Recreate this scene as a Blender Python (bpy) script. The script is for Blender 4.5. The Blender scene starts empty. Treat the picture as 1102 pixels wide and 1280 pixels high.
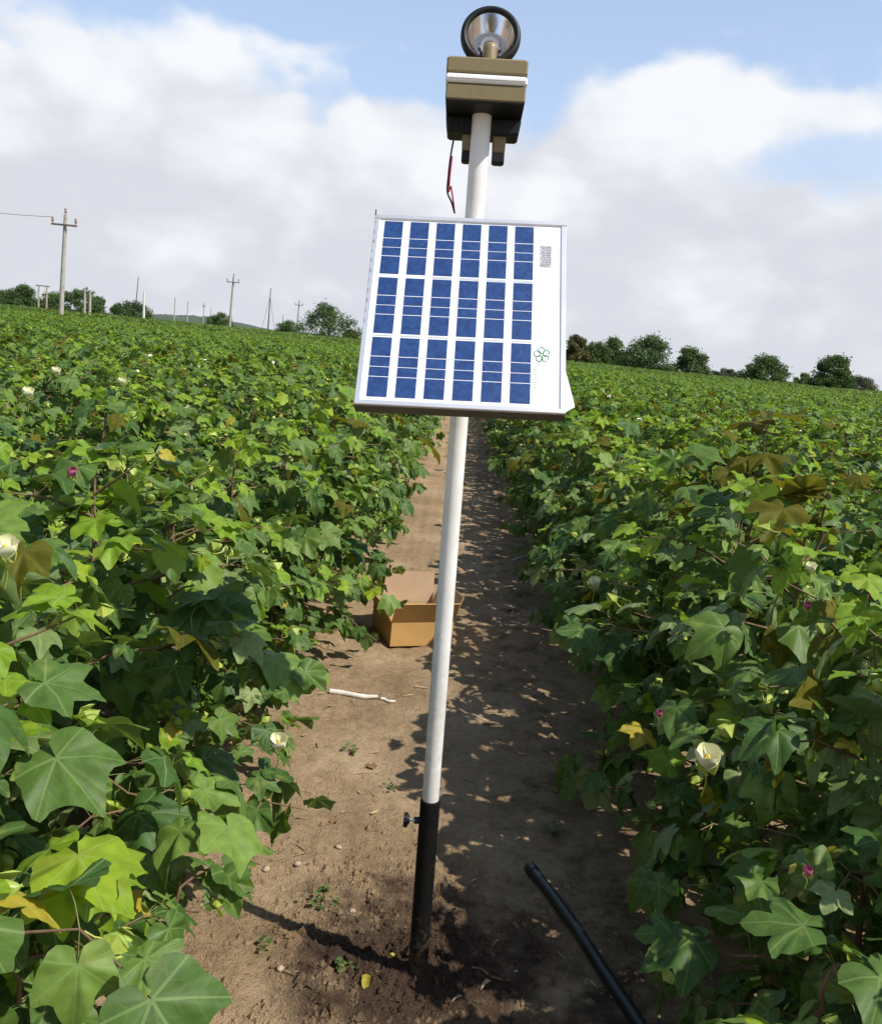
import bpy, math, random
import numpy as np
from mathutils import Matrix, Vector, Euler

SC = bpy.context.scene
COL = SC.collection
R = math.radians
random.seed(7)
rng = np.random.default_rng(7)

# ------------------------------------------------------------------ camera
PW, PH, FPX = 1102.0, 1280.0, 1100.0
ROLL, PITCH, YAW, EYE = R(5.7), R(10.606), R(0.338), 1.5
cd = bpy.data.cameras.new('camera')
cd.sensor_fit = 'HORIZONTAL'; cd.sensor_width = 36.0; cd.lens = 36.0 * FPX / PW
cd.clip_start = 0.05; cd.clip_end = 20000
cam = bpy.data.objects.new('camera', cd); COL.objects.link(cam)
cam.matrix_world = (Matrix.Translation((0, 0, EYE)) @ Matrix.Rotation(YAW, 4, 'Z') @
                    Matrix.Rotation(math.pi / 2 - PITCH, 4, 'X') @ Matrix.Rotation(ROLL, 4, 'Z'))
SC.camera = cam

# ------------------------------------------------------------------ light
SUN_EL, SUN_AZ = R(52), R(114)          # azimuth clockwise from +Y
w = bpy.data.worlds.new('World'); SC.world = w; w.use_nodes = True
SKY_STRENGTH = 0.10
def build_world():
    nt = w.node_tree; nt.nodes.clear(); N = nt.nodes.new; L = nt.links.new
    out = N('ShaderNodeOutputWorld'); bg = N('ShaderNodeBackground'); L(bg.outputs[0], out.inputs[0])
    bg.inputs[1].default_value = SKY_STRENGTH
    sky = N('ShaderNodeTexSky'); sky.sky_type = 'NISHITA'; sky.sun_disc = False
    sky.sun_elevation = SUN_EL; sky.sun_rotation = SUN_AZ
    sky.air_density = 1.0; sky.dust_density = 0.6; sky.ozone_density = 1.5
    tc = N('ShaderNodeTexCoord')
    sep = N('ShaderNodeSeparateXYZ'); L(tc.outputs['Generated'], sep.inputs[0])
    def M(op, a, b=None, c=None, clamp=False):
        n = N('ShaderNodeMath'); n.operation = op; n.use_clamp = clamp
        for i, v in enumerate((a, b, c)):
            if v is None: continue
            if isinstance(v, (int, float)): n.inputs[i].default_value = v
            else: L(v, n.inputs[i])
        return n.outputs[0]
    def noise(scale, detail, rough, off=(0, 0, 0), zs=2.2, dist=0.0):
        mp = N('ShaderNodeMapping'); mp.inputs['Scale'].default_value = (1, 1, zs); mp.inputs['Location'].default_value = off
        L(tc.outputs['Generated'], mp.inputs[0])
        n = N('ShaderNodeTexNoise'); n.inputs['Scale'].default_value = scale; n.inputs['Detail'].default_value = detail
        n.inputs['Roughness'].default_value = rough; n.inputs['Distortion'].default_value = dist
        L(mp.outputs[0], n.inputs['Vector']); return n.outputs['Fac']
    def smooth(v, a, b):
        n = N('ShaderNodeMapRange'); n.interpolation_type = 'SMOOTHSTEP'
        L(v, n.inputs[0]); n.inputs[1].default_value = a; n.inputs[2].default_value = b
        return n.outputs[0]
    el = M('MULTIPLY', M('ARCSINE', sep.outputs[2]), 180 / math.pi)
    az = M('MULTIPLY', M('ARCTAN2', sep.outputs[0], sep.outputs[1]), 180 / math.pi)
    big = noise(5.0, 6, 0.5, (0.3, 0.1, 0.4), 1.8)
    mid = noise(11.0, 7, 0.52, (1.3, 4.1, 0.9), 1.8)
    body = M('ADD', M('MULTIPLY', M('SUBTRACT', big, 0.5), 9.0), M('MULTIPLY', M('SUBTRACT', mid, 0.5), 9.0))
    def puffs(scale, off, zs):
        mp = N('ShaderNodeMapping'); mp.inputs['Scale'].default_value = (1, 1, zs); mp.inputs['Location'].default_value = off
        dn = N('ShaderNodeTexNoise'); dn.inputs['Scale'].default_value = scale * 1.1; dn.inputs['Detail'].default_value = 4
        L(tc.outputs['Generated'], dn.inputs['Vector'])
        va = N('ShaderNodeVectorMath'); va.operation = 'MULTIPLY_ADD'; L(dn.outputs['Color'], va.inputs[0]); va.inputs[1].default_value = (.09, .09, .09); L(tc.outputs['Generated'], va.inputs[2])
        L(va.outputs[0], mp.inputs[0])
        v = N('ShaderNodeTexVoronoi'); v.feature = 'SMOOTH_F1'; v.inputs['Scale'].default_value = scale; v.inputs['Smoothness'].default_value = .35
        v.inputs['Detail'].default_value = 2.5; v.inputs['Roughness'].default_value = .45
        L(mp.outputs[0], v.inputs['Vector']); return M('SUBTRACT', 0.5, v.outputs['Distance'])
    pf = M('ADD', puffs(8.0, (0.4, 0.2, 0.1), 1.35), 0.33)
    body = M('ADD', M('MULTIPLY', body, 0.55), M('MULTIPLY', pf, 5.5))
    # bank of cumulus from the horizon up to ~15 deg, open blue above, broken cloud higher up
    def bump(v, c, wd):
        return M('POWER', 2.718, M('MULTIPLY', M('POWER', M('DIVIDE', M('SUBTRACT', v, c), wd), 2.0), -1.0))
    top = M('ADD', 16.0, M('MULTIPLY', bump(az, 15.0, 8.0), 2.6))
    top = M('SUBTRACT', top, M('MULTIPLY', bump(az, -8.0, 6.0), 0.6))
    top = M('ADD', top, M('MULTIPLY', bump(az, -27.0, 9.0), 0.2))
    e2 = M('SUBTRACT', top, M('ADD', el, M('MULTIPLY', body, -1.0)))
    cov = smooth(e2, -0.8, 2.2)
    gap = M('MULTIPLY', bump(az, 20.5, 6.5), bump(M('ADD', el, M('MULTIPLY', body, 0.6)), 11.3, 2.5))
    cov = M('MULTIPLY', cov, M('SUBTRACT', 1.0, M('MULTIPLY', smooth(gap, 0.3, 0.9), 0.75)))
    high = M('MULTIPLY', smooth(noise(2.6, 8, 0.6, (5, 2, 1), 1.2), 0.5, 0.66), smooth(el, 24, 34))
    cov = M('MAXIMUM', cov, M('MULTIPLY', high, 0.4))
    # cloud tone: bright billows above, grey bases and grey stratus low down
    tone = smooth(M('ADD', M('ADD', M('MULTIPLY', noise(7.0, 6, 0.5, (2.3, 7.7, 0.2), 2.6), 0.85), M('MULTIPLY', pf, 0.55)),
                    M('MULTIPLY', M('SUBTRACT', el, 8.0), 0.034)), 0.2, 0.80)
    cr = N('ShaderNodeMix'); cr.data_type = 'RGBA'
    L(tone, cr.inputs[0]); cr.inputs[6].default_value = (5.45, 5.6, 6.1, 1); cr.inputs[7].default_value = (7.2, 7.35, 7.65, 1)
    sk = N('ShaderNodeMix'); sk.data_type = 'RGBA'; sk.blend_type = 'MULTIPLY'; sk.inputs[0].default_value = 1
    L(sky.outputs[0], sk.inputs[6]); sk.inputs[7].default_value = (1.12, 1.2, 1.28, 1)
    mx = N('ShaderNodeMix'); mx.data_type = 'RGBA'
    veil = N('ShaderNodeMix'); veil.data_type = 'RGBA'; L(M('ADD', 0.02, M('MULTIPLY', M('SUBTRACT', 1.0, smooth(el, 14, 50)), 0.34)), veil.inputs[0]); L(sk.outputs[2], veil.inputs[6]); veil.inputs[7].default_value = (6.7, 7.7, 9.3, 1)   # thin high haze
    L(cov, mx.inputs[0]); L(veil.outputs[2], mx.inputs[6]); L(cr.outputs[2], mx.inputs[7])
    L(mx.outputs[2], bg.inputs[0])
build_world()
sd = bpy.data.lights.new('sun', 'SUN'); sd.energy = 4.8; sd.angle = R(0.6); sd.color = (1.0, 0.95, 0.86)
sun = bpy.data.objects.new('sun', sd); COL.objects.link(sun)
sdir = Vector((math.sin(SUN_AZ) * math.cos(SUN_EL), math.cos(SUN_AZ) * math.cos(SUN_EL), math.sin(SUN_EL)))
sun.rotation_euler = sdir.to_track_quat('Z', 'Y').to_euler(); sun.location = sdir * 30
vs = SC.view_settings
vs.view_transform = 'Standard'; vs.look = 'None'; vs.gamma = 1; vs.use_curve_mapping = False; vs.exposure = 0.38
SC.render.engine = 'CYCLES'
SC.cycles.max_bounces = 8; SC.cycles.transparent_max_bounces = 12
SC.cycles.use_denoising = True

# ------------------------------------------------------------------ helpers
def ray(px, py):
    x = px - PW / 2; y = py - PH / 2
    r = x * math.cos(ROLL) + y * math.sin(ROLL); d = -x * math.sin(ROLL) + y * math.cos(ROLL)
    X = r / FPX; Y = math.cos(PITCH) - d / FPX * math.sin(PITCH); Z = -(d / FPX * math.cos(PITCH) + math.sin(PITCH))
    c, s = math.cos(YAW), math.sin(YAW)
    return Vector((X * c - Y * s, X * s + Y * c, Z))
def on_y(px, py, Y):
    v = ray(px, py); return v * (Y / v.y) + Vector((0, 0, EYE))
def on_z(px, py, z=0.0):
    v = ray(px, py); return v * ((z - EYE) / v.z) + Vector((0, 0, EYE))
MW_INV = cam.matrix_world.inverted()
def project(p):
    q = MW_INV @ Vector(p)
    if q.z > -0.05: return None
    return (PW / 2 + q.x / -q.z * FPX, PH / 2 - q.y / -q.z * FPX, -q.z)

def tag(o, label=None, cat=None, group=None, kind=None):
    if label: o['label'] = label
    if cat: o['category'] = cat
    if group: o['group'] = group
    if kind: o['kind'] = kind
    return o
def link(name, data, parent=None, mw=None):
    o = bpy.data.objects.new(name, data); COL.objects.link(o)
    if parent: o.parent = parent
    if mw is not None: o.matrix_local = mw
    return o
def empty(name, loc=(0, 0, 0), rot=(0, 0, 0)):
    o = bpy.data.objects.new(name, None); COL.objects.link(o); o.empty_display_size = 0.05
    o.location = loc; o.rotation_euler = rot; return o

class MB:
    """collects faces of simple shapes"""
    def __init__(s): s.v = []; s.f = []; s.m = []; s.smooth = []
    def add(s, vs, fs, mat=0, sm=False):
        b = len(s.v); s.v += [tuple(p) for p in vs]; s.f += [tuple(i + b for i in f) for f in fs]
        s.m += [mat] * len(fs); s.smooth += [sm] * len(fs)
    def box(s, c, size, M=None, mat=0, bev=0.0, taper=(1, 1)):
        x, y, z = [d / 2 for d in size]; tx, ty = taper
        if bev <= 0:
            P = [(-x, -y, -z), (x, -y, -z), (x, y, -z), (-x, y, -z), (-x * tx, -y * ty, z), (x * tx, -y * ty, z), (x * tx, y * ty, z), (-x * tx, y * ty, z)]
            F = [(0, 3, 2, 1), (4, 5, 6, 7), (0, 1, 5, 4), (1, 2, 6, 5), (2, 3, 7, 6), (3, 0, 4, 7)]
        else:
            b = bev; P = []; F = []
            ring = lambda zz, q, t: [(sx * (x * t[0] - q[0]), sy * (y * t[1] - q[1]), zz) for sx, sy, q in
                                  ((-1, -1, (b, 0)), (1, -1, (b, 0)), (1, -1, (0, b)), (1, 1, (0, b)), (1, 1, (b, 0)), (-1, 1, (b, 0)), (-1, 1, (0, b)), (-1, -1, (0, b)))] if False else None
            def oct_(zz, ins, t):
                X = x * t[0] - ins; Y = y * t[1] - ins; bb = b * 0.8
                return [(-X + bb, -Y, zz), (X - bb, -Y, zz), (X, -Y + bb, zz), (X, Y - bb, zz), (X - bb, Y, zz), (-X + bb, Y, zz), (-X, Y - bb, zz), (-X, -Y + bb, zz)]
            levels = [oct_(-z, b, (1, 1)), oct_(-z + b, 0, (1, 1)), oct_(z - b, 0, taper), oct_(z, b, taper)]
            for l in levels: P += l
            for k in range(3):
                for i in range(8):
                    j = (i + 1) % 8; F.append((k * 8 + i, k * 8 + j, (k + 1) * 8 + j, (k + 1) * 8 + i))
            F.append(tuple(reversed(range(8)))); F.append(tuple(range(24, 32)))
        P = [Vector(p) for p in P]
        if M: P = [M @ p for p in P]
        P = [p + Vector(c) for p in P]
        s.add(P, F, mat)
    def tube(s, pts, rad, n=10, mat=0, cap=True, sm=True):
        pts = [Vector(p) for p in pts]; m = len(pts)
        rad = [rad] * m if isinstance(rad, (int, float)) else rad
        P = []; F = []
        up = None
        for i, p in enumerate(pts):
            t = (pts[min(i + 1, m - 1)] - pts[max(i - 1, 0)]).normalized()
            if up is None:
                a = Vector((0, 0, 1)) if abs(t.z) < 0.9 else Vector((1, 0, 0)); up = (a - t * a.dot(t)).normalized()
            else:
                up = (up - t * up.dot(t)).normalized()
            sd_ = t.cross(up)
            for k in range(n):
                a = 2 * math.pi * k / n; P.append(p + (up * math.cos(a) + sd_ * math.sin(a)) * rad[i])
        for i in range(m - 1):
            for k in range(n):
                j = (k + 1) % n; F.append((i * n + k, i * n + j, (i + 1) * n + j, (i + 1) * n + k))
        s.add(P, F, mat, sm)
        if cap:
            s.add(P[:n], [tuple(reversed(range(n)))], mat); s.add(P[-n:], [tuple(range(n))], mat)
    def lathe(s, prof, n=24, M=None, mat=0, sm=True):
        P = []; F = []; m = len(prof)
        for r_, z in prof:
            for k in range(n):
                a = 2 * math.pi * k / n; P.append(Vector((r_ * math.cos(a), r_ * math.sin(a), z)))
        for i in range(m - 1):
            for k in range(n):
                j = (k + 1) % n; F.append((i * n + k, i * n + j, (i + 1) * n + j, (i + 1) * n + k))
        if M: P = [M @ p for p in P]
        s.add(P, F, mat, sm)
    def mesh(s, name, mats):
        me = bpy.data.meshes.new(name); me.from_pydata(s.v, [], s.f)
        for m_ in (mats if isinstance(mats, (list, tuple)) else [mats]): me.materials.append(m_)
        me.polygons.foreach_set('material_index', s.m); me.polygons.foreach_set('use_smooth', s.smooth); me.update()
        return me
    def build(s, name, mats, parent=None, mw=None): return link(name, s.mesh(name, mats), parent, mw)

# ------------------------------------------------------------------ materials
def mat(name, col, rough=0.6, col2=None, scale=20.0, detail=5, metallic=0.0, bump=0.0, bscale=None, spec=0.5, coat=0.0, contrast=(0.35, 0.65), subs=0.0):
    m = bpy.data.materials.new(name); m.use_nodes = True
    nt = m.node_tree; N = nt.nodes.new; L = nt.links.new; b = nt.nodes['Principled BSDF']
    b.inputs['Roughness'].default_value = rough; b.inputs['Metallic'].default_value = metallic
    b.inputs['Specular IOR Level'].default_value = spec; b.inputs['Coat Weight'].default_value = coat
    b.inputs['Base Color'].default_value = (*col, 1)
    if col2 or bump:
        tc = N('ShaderNodeTexCoord')
        n = N('ShaderNodeTexNoise'); n.inputs['Scale'].default_value = scale; n.inputs['Detail'].default_value = detail
        L(tc.outputs['Object'], n.inputs['Vector'])
        if col2:
            r = N('ShaderNodeValToRGB'); r.color_ramp.elements[0].position = contrast[0]; r.color_ramp.elements[1].position = contrast[1]
            r.color_ramp.elements[0].color = (*col, 1); r.color_ramp.elements[1].color = (*col2, 1)
            L(n.outputs['Fac'], r.inputs[0]); L(r.outputs[0], b.inputs['Base Color'])
        if bump:
            n2 = N('ShaderNodeTexNoise'); n2.inputs['Scale'].default_value = bscale or scale; n2.inputs['Detail'].default_value = 6
            L(tc.outputs['Object'], n2.inputs['Vector'])
            bp = N('ShaderNodeBump'); bp.inputs['Strength'].default_value = bump; bp.inputs['Distance'].default_value = 0.01
            L(n2.outputs['Fac'], bp.inputs['Height']); L(bp.outputs[0], b.inputs['Normal'])
    return m

def leaf_material(name, dark, light, vein, under, transl=0.27, rough=0.52, veins=True, spec=0.26):
    """blade colour varies leaf by leaf; pale veins radiate from the petiole (UV map = blade plane in leaf lengths)"""
    m = bpy.data.materials.new(name); m.use_nodes = True
    nt = m.node_tree; N = nt.nodes.new; L = nt.links.new; b = nt.nodes['Principled BSDF']; out = nt.nodes['Material Output']
    def Mt(op, a, c=None):
        n = N('ShaderNodeMath'); n.operation = op
        for i, v in enumerate((a, c)):
            if v is None: continue
            if isinstance(v, (int, float)): n.inputs[i].default_value = v
            else: L(v, n.inputs[i])
        return n.outputs[0]
    at = N('ShaderNodeAttribute'); at.attribute_name = 'tint'
    oi = N('ShaderNodeObjectInfo')
    t = Mt('FRACT', Mt('ADD', at.outputs['Fac'], oi.outputs['Random']))
    ramp = N('ShaderNodeValToRGB'); e = ramp.color_ramp.elements
    e[0].position = 0; e[0].color = (*dark, 1); e[1].position = 1; e[1].color = (*light, 1)
    midc = tuple(0.62 * a + 0.38 * c for a, c in zip(dark, light)); k = e.new(0.7); k.color = (*midc, 1)
    L(t, ramp.inputs[0]); colr = ramp.outputs[0]
    tc = N('ShaderNodeTexCoord')
    nz = N('ShaderNodeTexNoise'); nz.inputs['Scale'].default_value = 45; nz.inputs['Detail'].default_value = 4
    L(tc.outputs['Object'], nz.inputs['Vector'])
    def mix(fac, a, c, mode='MIX'):
        x = N('ShaderNodeMix'); x.data_type = 'RGBA'; x.blend_type = mode
        for i, v in ((0, fac), (6, a), (7, c)):
            if isinstance(v, (int, float)): x.inputs[i].default_value = v
            elif isinstance(v, tuple): x.inputs[i].default_value = (*v, 1)
            else: L(v, x.inputs[i])
        return x.outputs[2]
    mot = N('ShaderNodeMapRange'); L(nz.outputs['Fac'], mot.inputs[0]); mot.inputs[1].default_value = 0.3; mot.inputs[2].default_value = 0.7
    mot.inputs[3].default_value = 0.78; mot.inputs[4].default_value = 1.15
    cmb = N('ShaderNodeCombineXYZ'); [L(mot.outputs[0], cmb.inputs[i]) for i in range(3)]
    colr = mix(1.0, colr, cmb.outputs[0], 'MULTIPLY')
    if veins:
        uv = N('ShaderNodeUVMap'); sp = N('ShaderNodeSeparateXYZ'); L(uv.outputs[0], sp.inputs[0])
        x = Mt('ABSOLUTE', Mt('SUBTRACT', sp.outputs[0], 0.5)); y = Mt('SUBTRACT', sp.outputs[1], 0.5)
        tot = None
        for a in (0, 52, 105):
            ca, sa = math.cos(R(a)), math.sin(R(a))
            along = Mt('ADD', Mt('MULTIPLY', x, sa), Mt('MULTIPLY', y, ca))
            off = Mt('ABSOLUTE', Mt('SUBTRACT', Mt('MULTIPLY', x, ca), Mt('MULTIPLY', y, sa)))
            width = Mt('MAXIMUM', Mt('SUBTRACT', 0.011, Mt('MULTIPLY', along, 0.014)), 0.002)
            g = Mt('MULTIPLY', Mt('LESS_THAN', off, width), Mt('GREATER_THAN', along, 0.0))
            # side veins off each rib
            s_ = Mt('FRACT', Mt('MULTIPLY', Mt('SUBTRACT', along, Mt('MULTIPLY', off, 0.8)), 9.0))
            g2 = Mt('MULTIPLY', Mt('MULTIPLY', Mt('LESS_THAN', s_, 0.1), Mt('GREATER_THAN', along, 0.05)), Mt('LESS_THAN', off, Mt('MULTIPLY', along, 0.42)))
            g = Mt('MAXIMUM', g, Mt('MULTIPLY', g2, 0.3))
            tot = g if tot is None else Mt('MAXIMUM', tot, g)
        colr = mix(Mt('MULTIPLY', tot, 0.42), colr, vein)
        bp = N('ShaderNodeBump'); bp.inputs['Strength'].default_value = 0.35; bp.inputs['Distance'].default_value = 0.003
        L(Mt('SUBTRACT', Mt('MULTIPLY', nz.outputs['Fac'], 0.6), tot), bp.inputs['Height']); L(bp.outputs[0], b.inputs['Normal'])
    ov = N('ShaderNodeVectorMath'); ov.operation = 'ADD'; L(tc.outputs['Object'], ov.inputs[0]); L(oi.outputs['Random'], ov.inputs[1])
    bl = N('ShaderNodeTexNoise'); bl.inputs['Scale'].default_value = 16; bl.inputs['Detail'].default_value = 5; L(ov.outputs[0], bl.inputs['Vector'])
    bm = N('ShaderNodeMapRange'); L(bl.outputs['Fac'], bm.inputs[0]); bm.inputs[1].default_value = 0.60; bm.inputs[2].default_value = 0.74; bm.inputs[3].default_value = 0; bm.inputs[4].default_value = 0.75
    colr = mix(bm.outputs[0], colr, tuple(0.45 * a + 0.55 * c for a, c in zip(light, (0.26, 0.24, 0.05))))
    sp_ = N('ShaderNodeTexVoronoi'); sp_.inputs['Scale'].default_value = 70; L(ov.outputs[0], sp_.inputs['Vector'])
    sm_ = N('ShaderNodeMapRange'); L(sp_.outputs['Distance'], sm_.inputs[0]); sm_.inputs[1].default_value = 0.06; sm_.inputs[2].default_value = 0.14; sm_.inputs[3].default_value = 0.55; sm_.inputs[4].default_value = 0
    colr = mix(Mt('MULTIPLY', sm_.outputs[0], Mt('GREATER_THAN', bl.outputs['Fac'], 0.52)), colr, (0.12, 0.09, 0.03))
    geo = N('ShaderNodeNewGeometry')
    colr2 = mix(Mt('MULTIPLY', geo.outputs['Backfacing'], 0.6), colr, under)
    L(colr2, b.inputs['Base Color']); b.inputs['Roughness'].default_value = rough; b.inputs['Specular IOR Level'].default_value = spec
    tr = N('ShaderNodeBsdfTranslucent')
    L(mix(1.0, colr2, (1.5, 1.5, 0.55), 'MULTIPLY'), tr.inputs[0])
    ms = N('ShaderNodeMixShader'); ms.inputs[0].default_value = transl
    L(b.outputs[0], ms.inputs[1]); L(tr.outputs[0], ms.inputs[2]); L(ms.outputs[0], out.inputs[0])
    return m

M_LEAF = leaf_material('leaf_mature', (0.040, 0.092, 0.017), (0.150, 0.236, 0.040), (0.20, 0.28, 0.09), (0.14, 0.20, 0.075))
M_YOUNG = leaf_material('leaf_young', (0.15, 0.27, 0.018), (0.27, 0.37, 0.022), (0.32, 0.42, 0.12), (0.22, 0.32, 0.08), 0.4)
M_BRONZE = leaf_material('leaf_bronze', (0.095, 0.098, 0.012), (0.15, 0.135, 0.016), (0.18, 0.15, 0.04), (0.12, 0.115, 0.025), 0.4, spec=0.1)
M_YELLOW = leaf_material('leaf_yellow', (0.36, 0.30, 0.03), (0.5, 0.42, 0.05), (0.5, 0.45, 0.15), (0.4, 0.33, 0.06), 0.35)
M_DUST = leaf_material('leaf_dusty', (0.13, 0.19, 0.06), (0.23, 0.29, 0.11), (0.28, 0.33, 0.16), (0.22, 0.27, 0.13), 0.25)
M_PET = mat('petiole', (0.13, 0.15, 0.035), 0.5, (0.2, 0.1, 0.04), 9)
M_STEM = mat('stem_bark', (0.10, 0.052, 0.028), 0.7, (0.17, 0.11, 0.05), 14, bump=0.4, bscale=60)
M_BOLL = mat('boll_green', (0.16, 0.26, 0.04), 0.4, (0.30, 0.36, 0.06), 30)
M_BRACT = mat('bract', (0.22, 0.30, 0.04), 0.5, (0.36, 0.38, 0.06), 30)
M_CREAM = mat('petal_cream', (0.80, 0.78, 0.60), 0.55, (0.72, 0.72, 0.42), 22)
M_PINK = mat('petal_pink', (0.30, 0.03, 0.12), 0.6, (0.45, 0.14, 0.22), 60)
M_ANTHER = mat('anther', (0.75, 0.55, 0.06), 0.6, (0.6, 0.4, 0.05), 60)

# ------------------------------------------------------------------ ground
def vnoise(x, y, seed=0):
    """numpy value noise in -1..1"""
    xi = np.floor(x).astype(np.int64); yi = np.floor(y).astype(np.int64); xf = x - xi; yf = y - yi
    u = xf * xf * (3 - 2 * xf); v = yf * yf * (3 - 2 * yf)
    def h(a, b):
        n = (a * 374761393 + b * 668265263 + seed * 974711) & 0x7fffffff
        n = ((n ^ (n >> 13)) * 1274126177) & 0x7fffffff
        return ((n ^ (n >> 16)) & 0xffff) / 32767.5 - 1
    return (h(xi, yi) * (1 - u) + h(xi + 1, yi) * u) * (1 - v) + (h(xi, yi + 1) * (1 - u) + h(xi + 1, yi + 1) * u) * v

L_ROWS = [-0.78 - 0.95 * k for k in range(60)]
R_ROWS = [0.97 + 0.95 * k for k in range(60)]
def ground_z(x, y):
    x = np.asarray(x, float); y = np.asarray(y, float)
    ridge = 0.05 * np.exp(-((x + 0.9) / 0.32) ** 2) + 0.05 * np.exp(-((x - 1.1) / 0.32) ** 2)
    z = ridge + 0.012 * vnoise(x * 2.2, y * 1.7, 1) + 0.009 * vnoise(x * 7, y * 6, 2) + 0.0055 * vnoise(x * 19, y * 17, 3) + 0.0035 * vnoise(x * 42, y * 40, 4)
    d = ((x + 0.03) / 0.34) ** 2 + ((y - 1.98) / 0.26) ** 2           # dug soil round the pole foot
    k = np.exp(-d)
    z = z + k * (0.012 + 0.014 * vnoise(x * 24, y * 24, 5) + 0.011 * vnoise(x * 55, y * 55, 6))
    rf = np.hypot(x - 0.043, y - 1.8865); z = z + 0.022 * np.exp(-(rf / 0.055) ** 2) * (1 + 0.5 * vnoise(x * 60, y * 60, 8))
    fade = np.clip(1 - (np.hypot(x, y) - 25) / 60, 0, 1)
    return z * fade
def axis(lo, hi, step, far, g=1.18):
    a = list(np.arange(lo, hi, step)); s = step; p = hi
    while p < far: s *= g; p += s; a.append(p)
    s = step; p = lo; pre = []
    while p > -far: s *= g; p -= s; pre.append(p)
    return np.array(pre[::-1] + a)
gx = axis(-0.95, 1.25, 0.014, 4000); gy = axis(1.15, 5.2, 0.014, 4000)
GX, GY = np.meshgrid(gx, gy); GZ = ground_z(GX, GY)
def grid_mesh(name, X, Y, Z, material):
    ny, nx = X.shape
    me = bpy.data.meshes.new(name)
    co = np.stack([X, Y, Z], -1).reshape(-1, 3)
    i = np.arange(ny * nx).reshape(ny, nx)
    q = np.stack([i[:-1, :-1], i[:-1, 1:], i[1:, 1:], i[1:, :-1]], -1).reshape(-1, 4)
    me.vertices.add(len(co)); me.vertices.foreach_set('co', co.ravel())
    me.loops.add(q.size); me.loops.foreach_set('vertex_index', q.ravel().astype(np.int32))
    me.polygons.add(len(q)); me.polygons.foreach_set('loop_start', np.arange(0, q.size, 4, dtype=np.int32))
    me.polygons.foreach_set('use_smooth', np.ones(len(q), bool)); me.update(); me.validate()
    me.materials.append(material); return me
def soil_material():
    m = bpy.data.materials.new('soil'); m.use_nodes = True
    nt = m.node_tree; N = nt.nodes.new; L = nt.links.new; b = nt.nodes['Principled BSDF']
    tc = N('ShaderNodeTexCoord')
    def nz(s, d=8, r=0.6):
        n = N('ShaderNodeTexNoise'); n.inputs['Scale'].default_value = s; n.inputs['Detail'].default_value = d; n.inputs['Roughness'].default_value = r
        L(tc.outputs['Object'], n.inputs['Vector']); return n.outputs['Fac']
    def ramp(f, stops):
        r = N('ShaderNodeValToRGB'); e = r.color_ramp.elements
        e[0].position, e[0].color = stops[0][0], (*stops[0][1], 1); e[1].position, e[1].color = stops[-1][0], (*stops[-1][1], 1)
        for p, c in stops[1:-1]: k = e.new(p); k.color = (*c, 1)
        L(f, r.inputs[0]); return r.outputs[0]
    def mix(f, a, c, mode='MIX'):
        x = N('ShaderNodeMix'); x.data_type = 'RGBA'; x.blend_type = mode
        if isinstance(f, float): x.inputs[0].default_value = f
        else: L(f, x.inputs[0])
        for i, v in ((6, a), (7, c)):
            if isinstance(v, tuple): x.inputs[i].default_value = (*v, 1)
            else: L(v, x.inputs[i])
        return x.outputs[2]
    c = ramp(nz(2.3, 9, 0.62), [(0.3, (0.235, 0.160, 0.090)), (0.52, (0.335, 0.236, 0.140)), (0.72, (0.43, 0.315, 0.20))])
    c = mix(0.75, c, ramp(nz(38, 6, 0.7), [(0.3, (0.55, 0.53, 0.5)), (0.5, (1, 1, 1)), (0.75, (1.25, 1.22, 1.18))]), 'MULTIPLY')
    vo = N('ShaderNodeTexVoronoi'); vo.inputs['Scale'].default_value = 95; L(tc.outputs['Object'], vo.inputs['Vector'])
    spk = N('ShaderNodeMapRange'); L(vo.outputs['Distance'], spk.inputs[0]); spk.inputs[1].default_value = 0.08; spk.inputs[2].default_value = 0.2; spk.inputs[3].default_value = 1; spk.inputs[4].default_value = 0
    sel = N('ShaderNodeMapRange'); L(nz(14, 3), sel.inputs[0]); sel.inputs[1].default_value = 0.52; sel.inputs[2].default_value = 0.62
    mm = N('ShaderNodeMath'); mm.operation = 'MULTIPLY'; L(spk.outputs[0], mm.inputs[0]); L(sel.outputs[0], mm.inputs[1])
    c = mix(mm.outputs[0], c, (0.09, 0.06, 0.04))
    # moist, freshly dug earth round the pole foot and along the hose; painted shade down the right side
    at = N('ShaderNodeAttribute'); at.attribute_name = 'moist_shade'
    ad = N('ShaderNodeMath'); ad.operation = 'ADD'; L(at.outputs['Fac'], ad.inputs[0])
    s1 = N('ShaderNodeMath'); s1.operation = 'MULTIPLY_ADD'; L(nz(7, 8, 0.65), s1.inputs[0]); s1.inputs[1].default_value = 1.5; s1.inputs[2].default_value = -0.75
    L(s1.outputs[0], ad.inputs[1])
    wet_shade = N('ShaderNodeMapRange'); wet_shade.interpolation_type = 'SMOOTHSTEP'; L(ad.outputs[0], wet_shade.inputs[0]); wet_shade.inputs[1].default_value = 0.2; wet_shade.inputs[2].default_value = 0.8
    c = mix(wet_shade.outputs[0], c, mix(0.8, (0.062, 0.038, 0.026), ramp(nz(60, 5, 0.7), [(0.3, (0.5, 0.5, 0.5)), (0.7, (1.5, 1.45, 1.4))]), 'MULTIPLY'))
    L(c, b.inputs['Base Color']); b.inputs['Roughness'].default_value = 0.95; b.inputs['Specular IOR Level'].default_value = 0.15
    h = N('ShaderNodeMath'); h.operation = 'ADD'; L(nz(55, 8, 0.7), h.inputs[0]); L(nz(160, 4, 0.6), h.inputs[1])
    bp = N('ShaderNodeBump'); bp.inputs['Strength'].default_value = 1.0; bp.inputs['Distance'].default_value = 0.012
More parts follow.
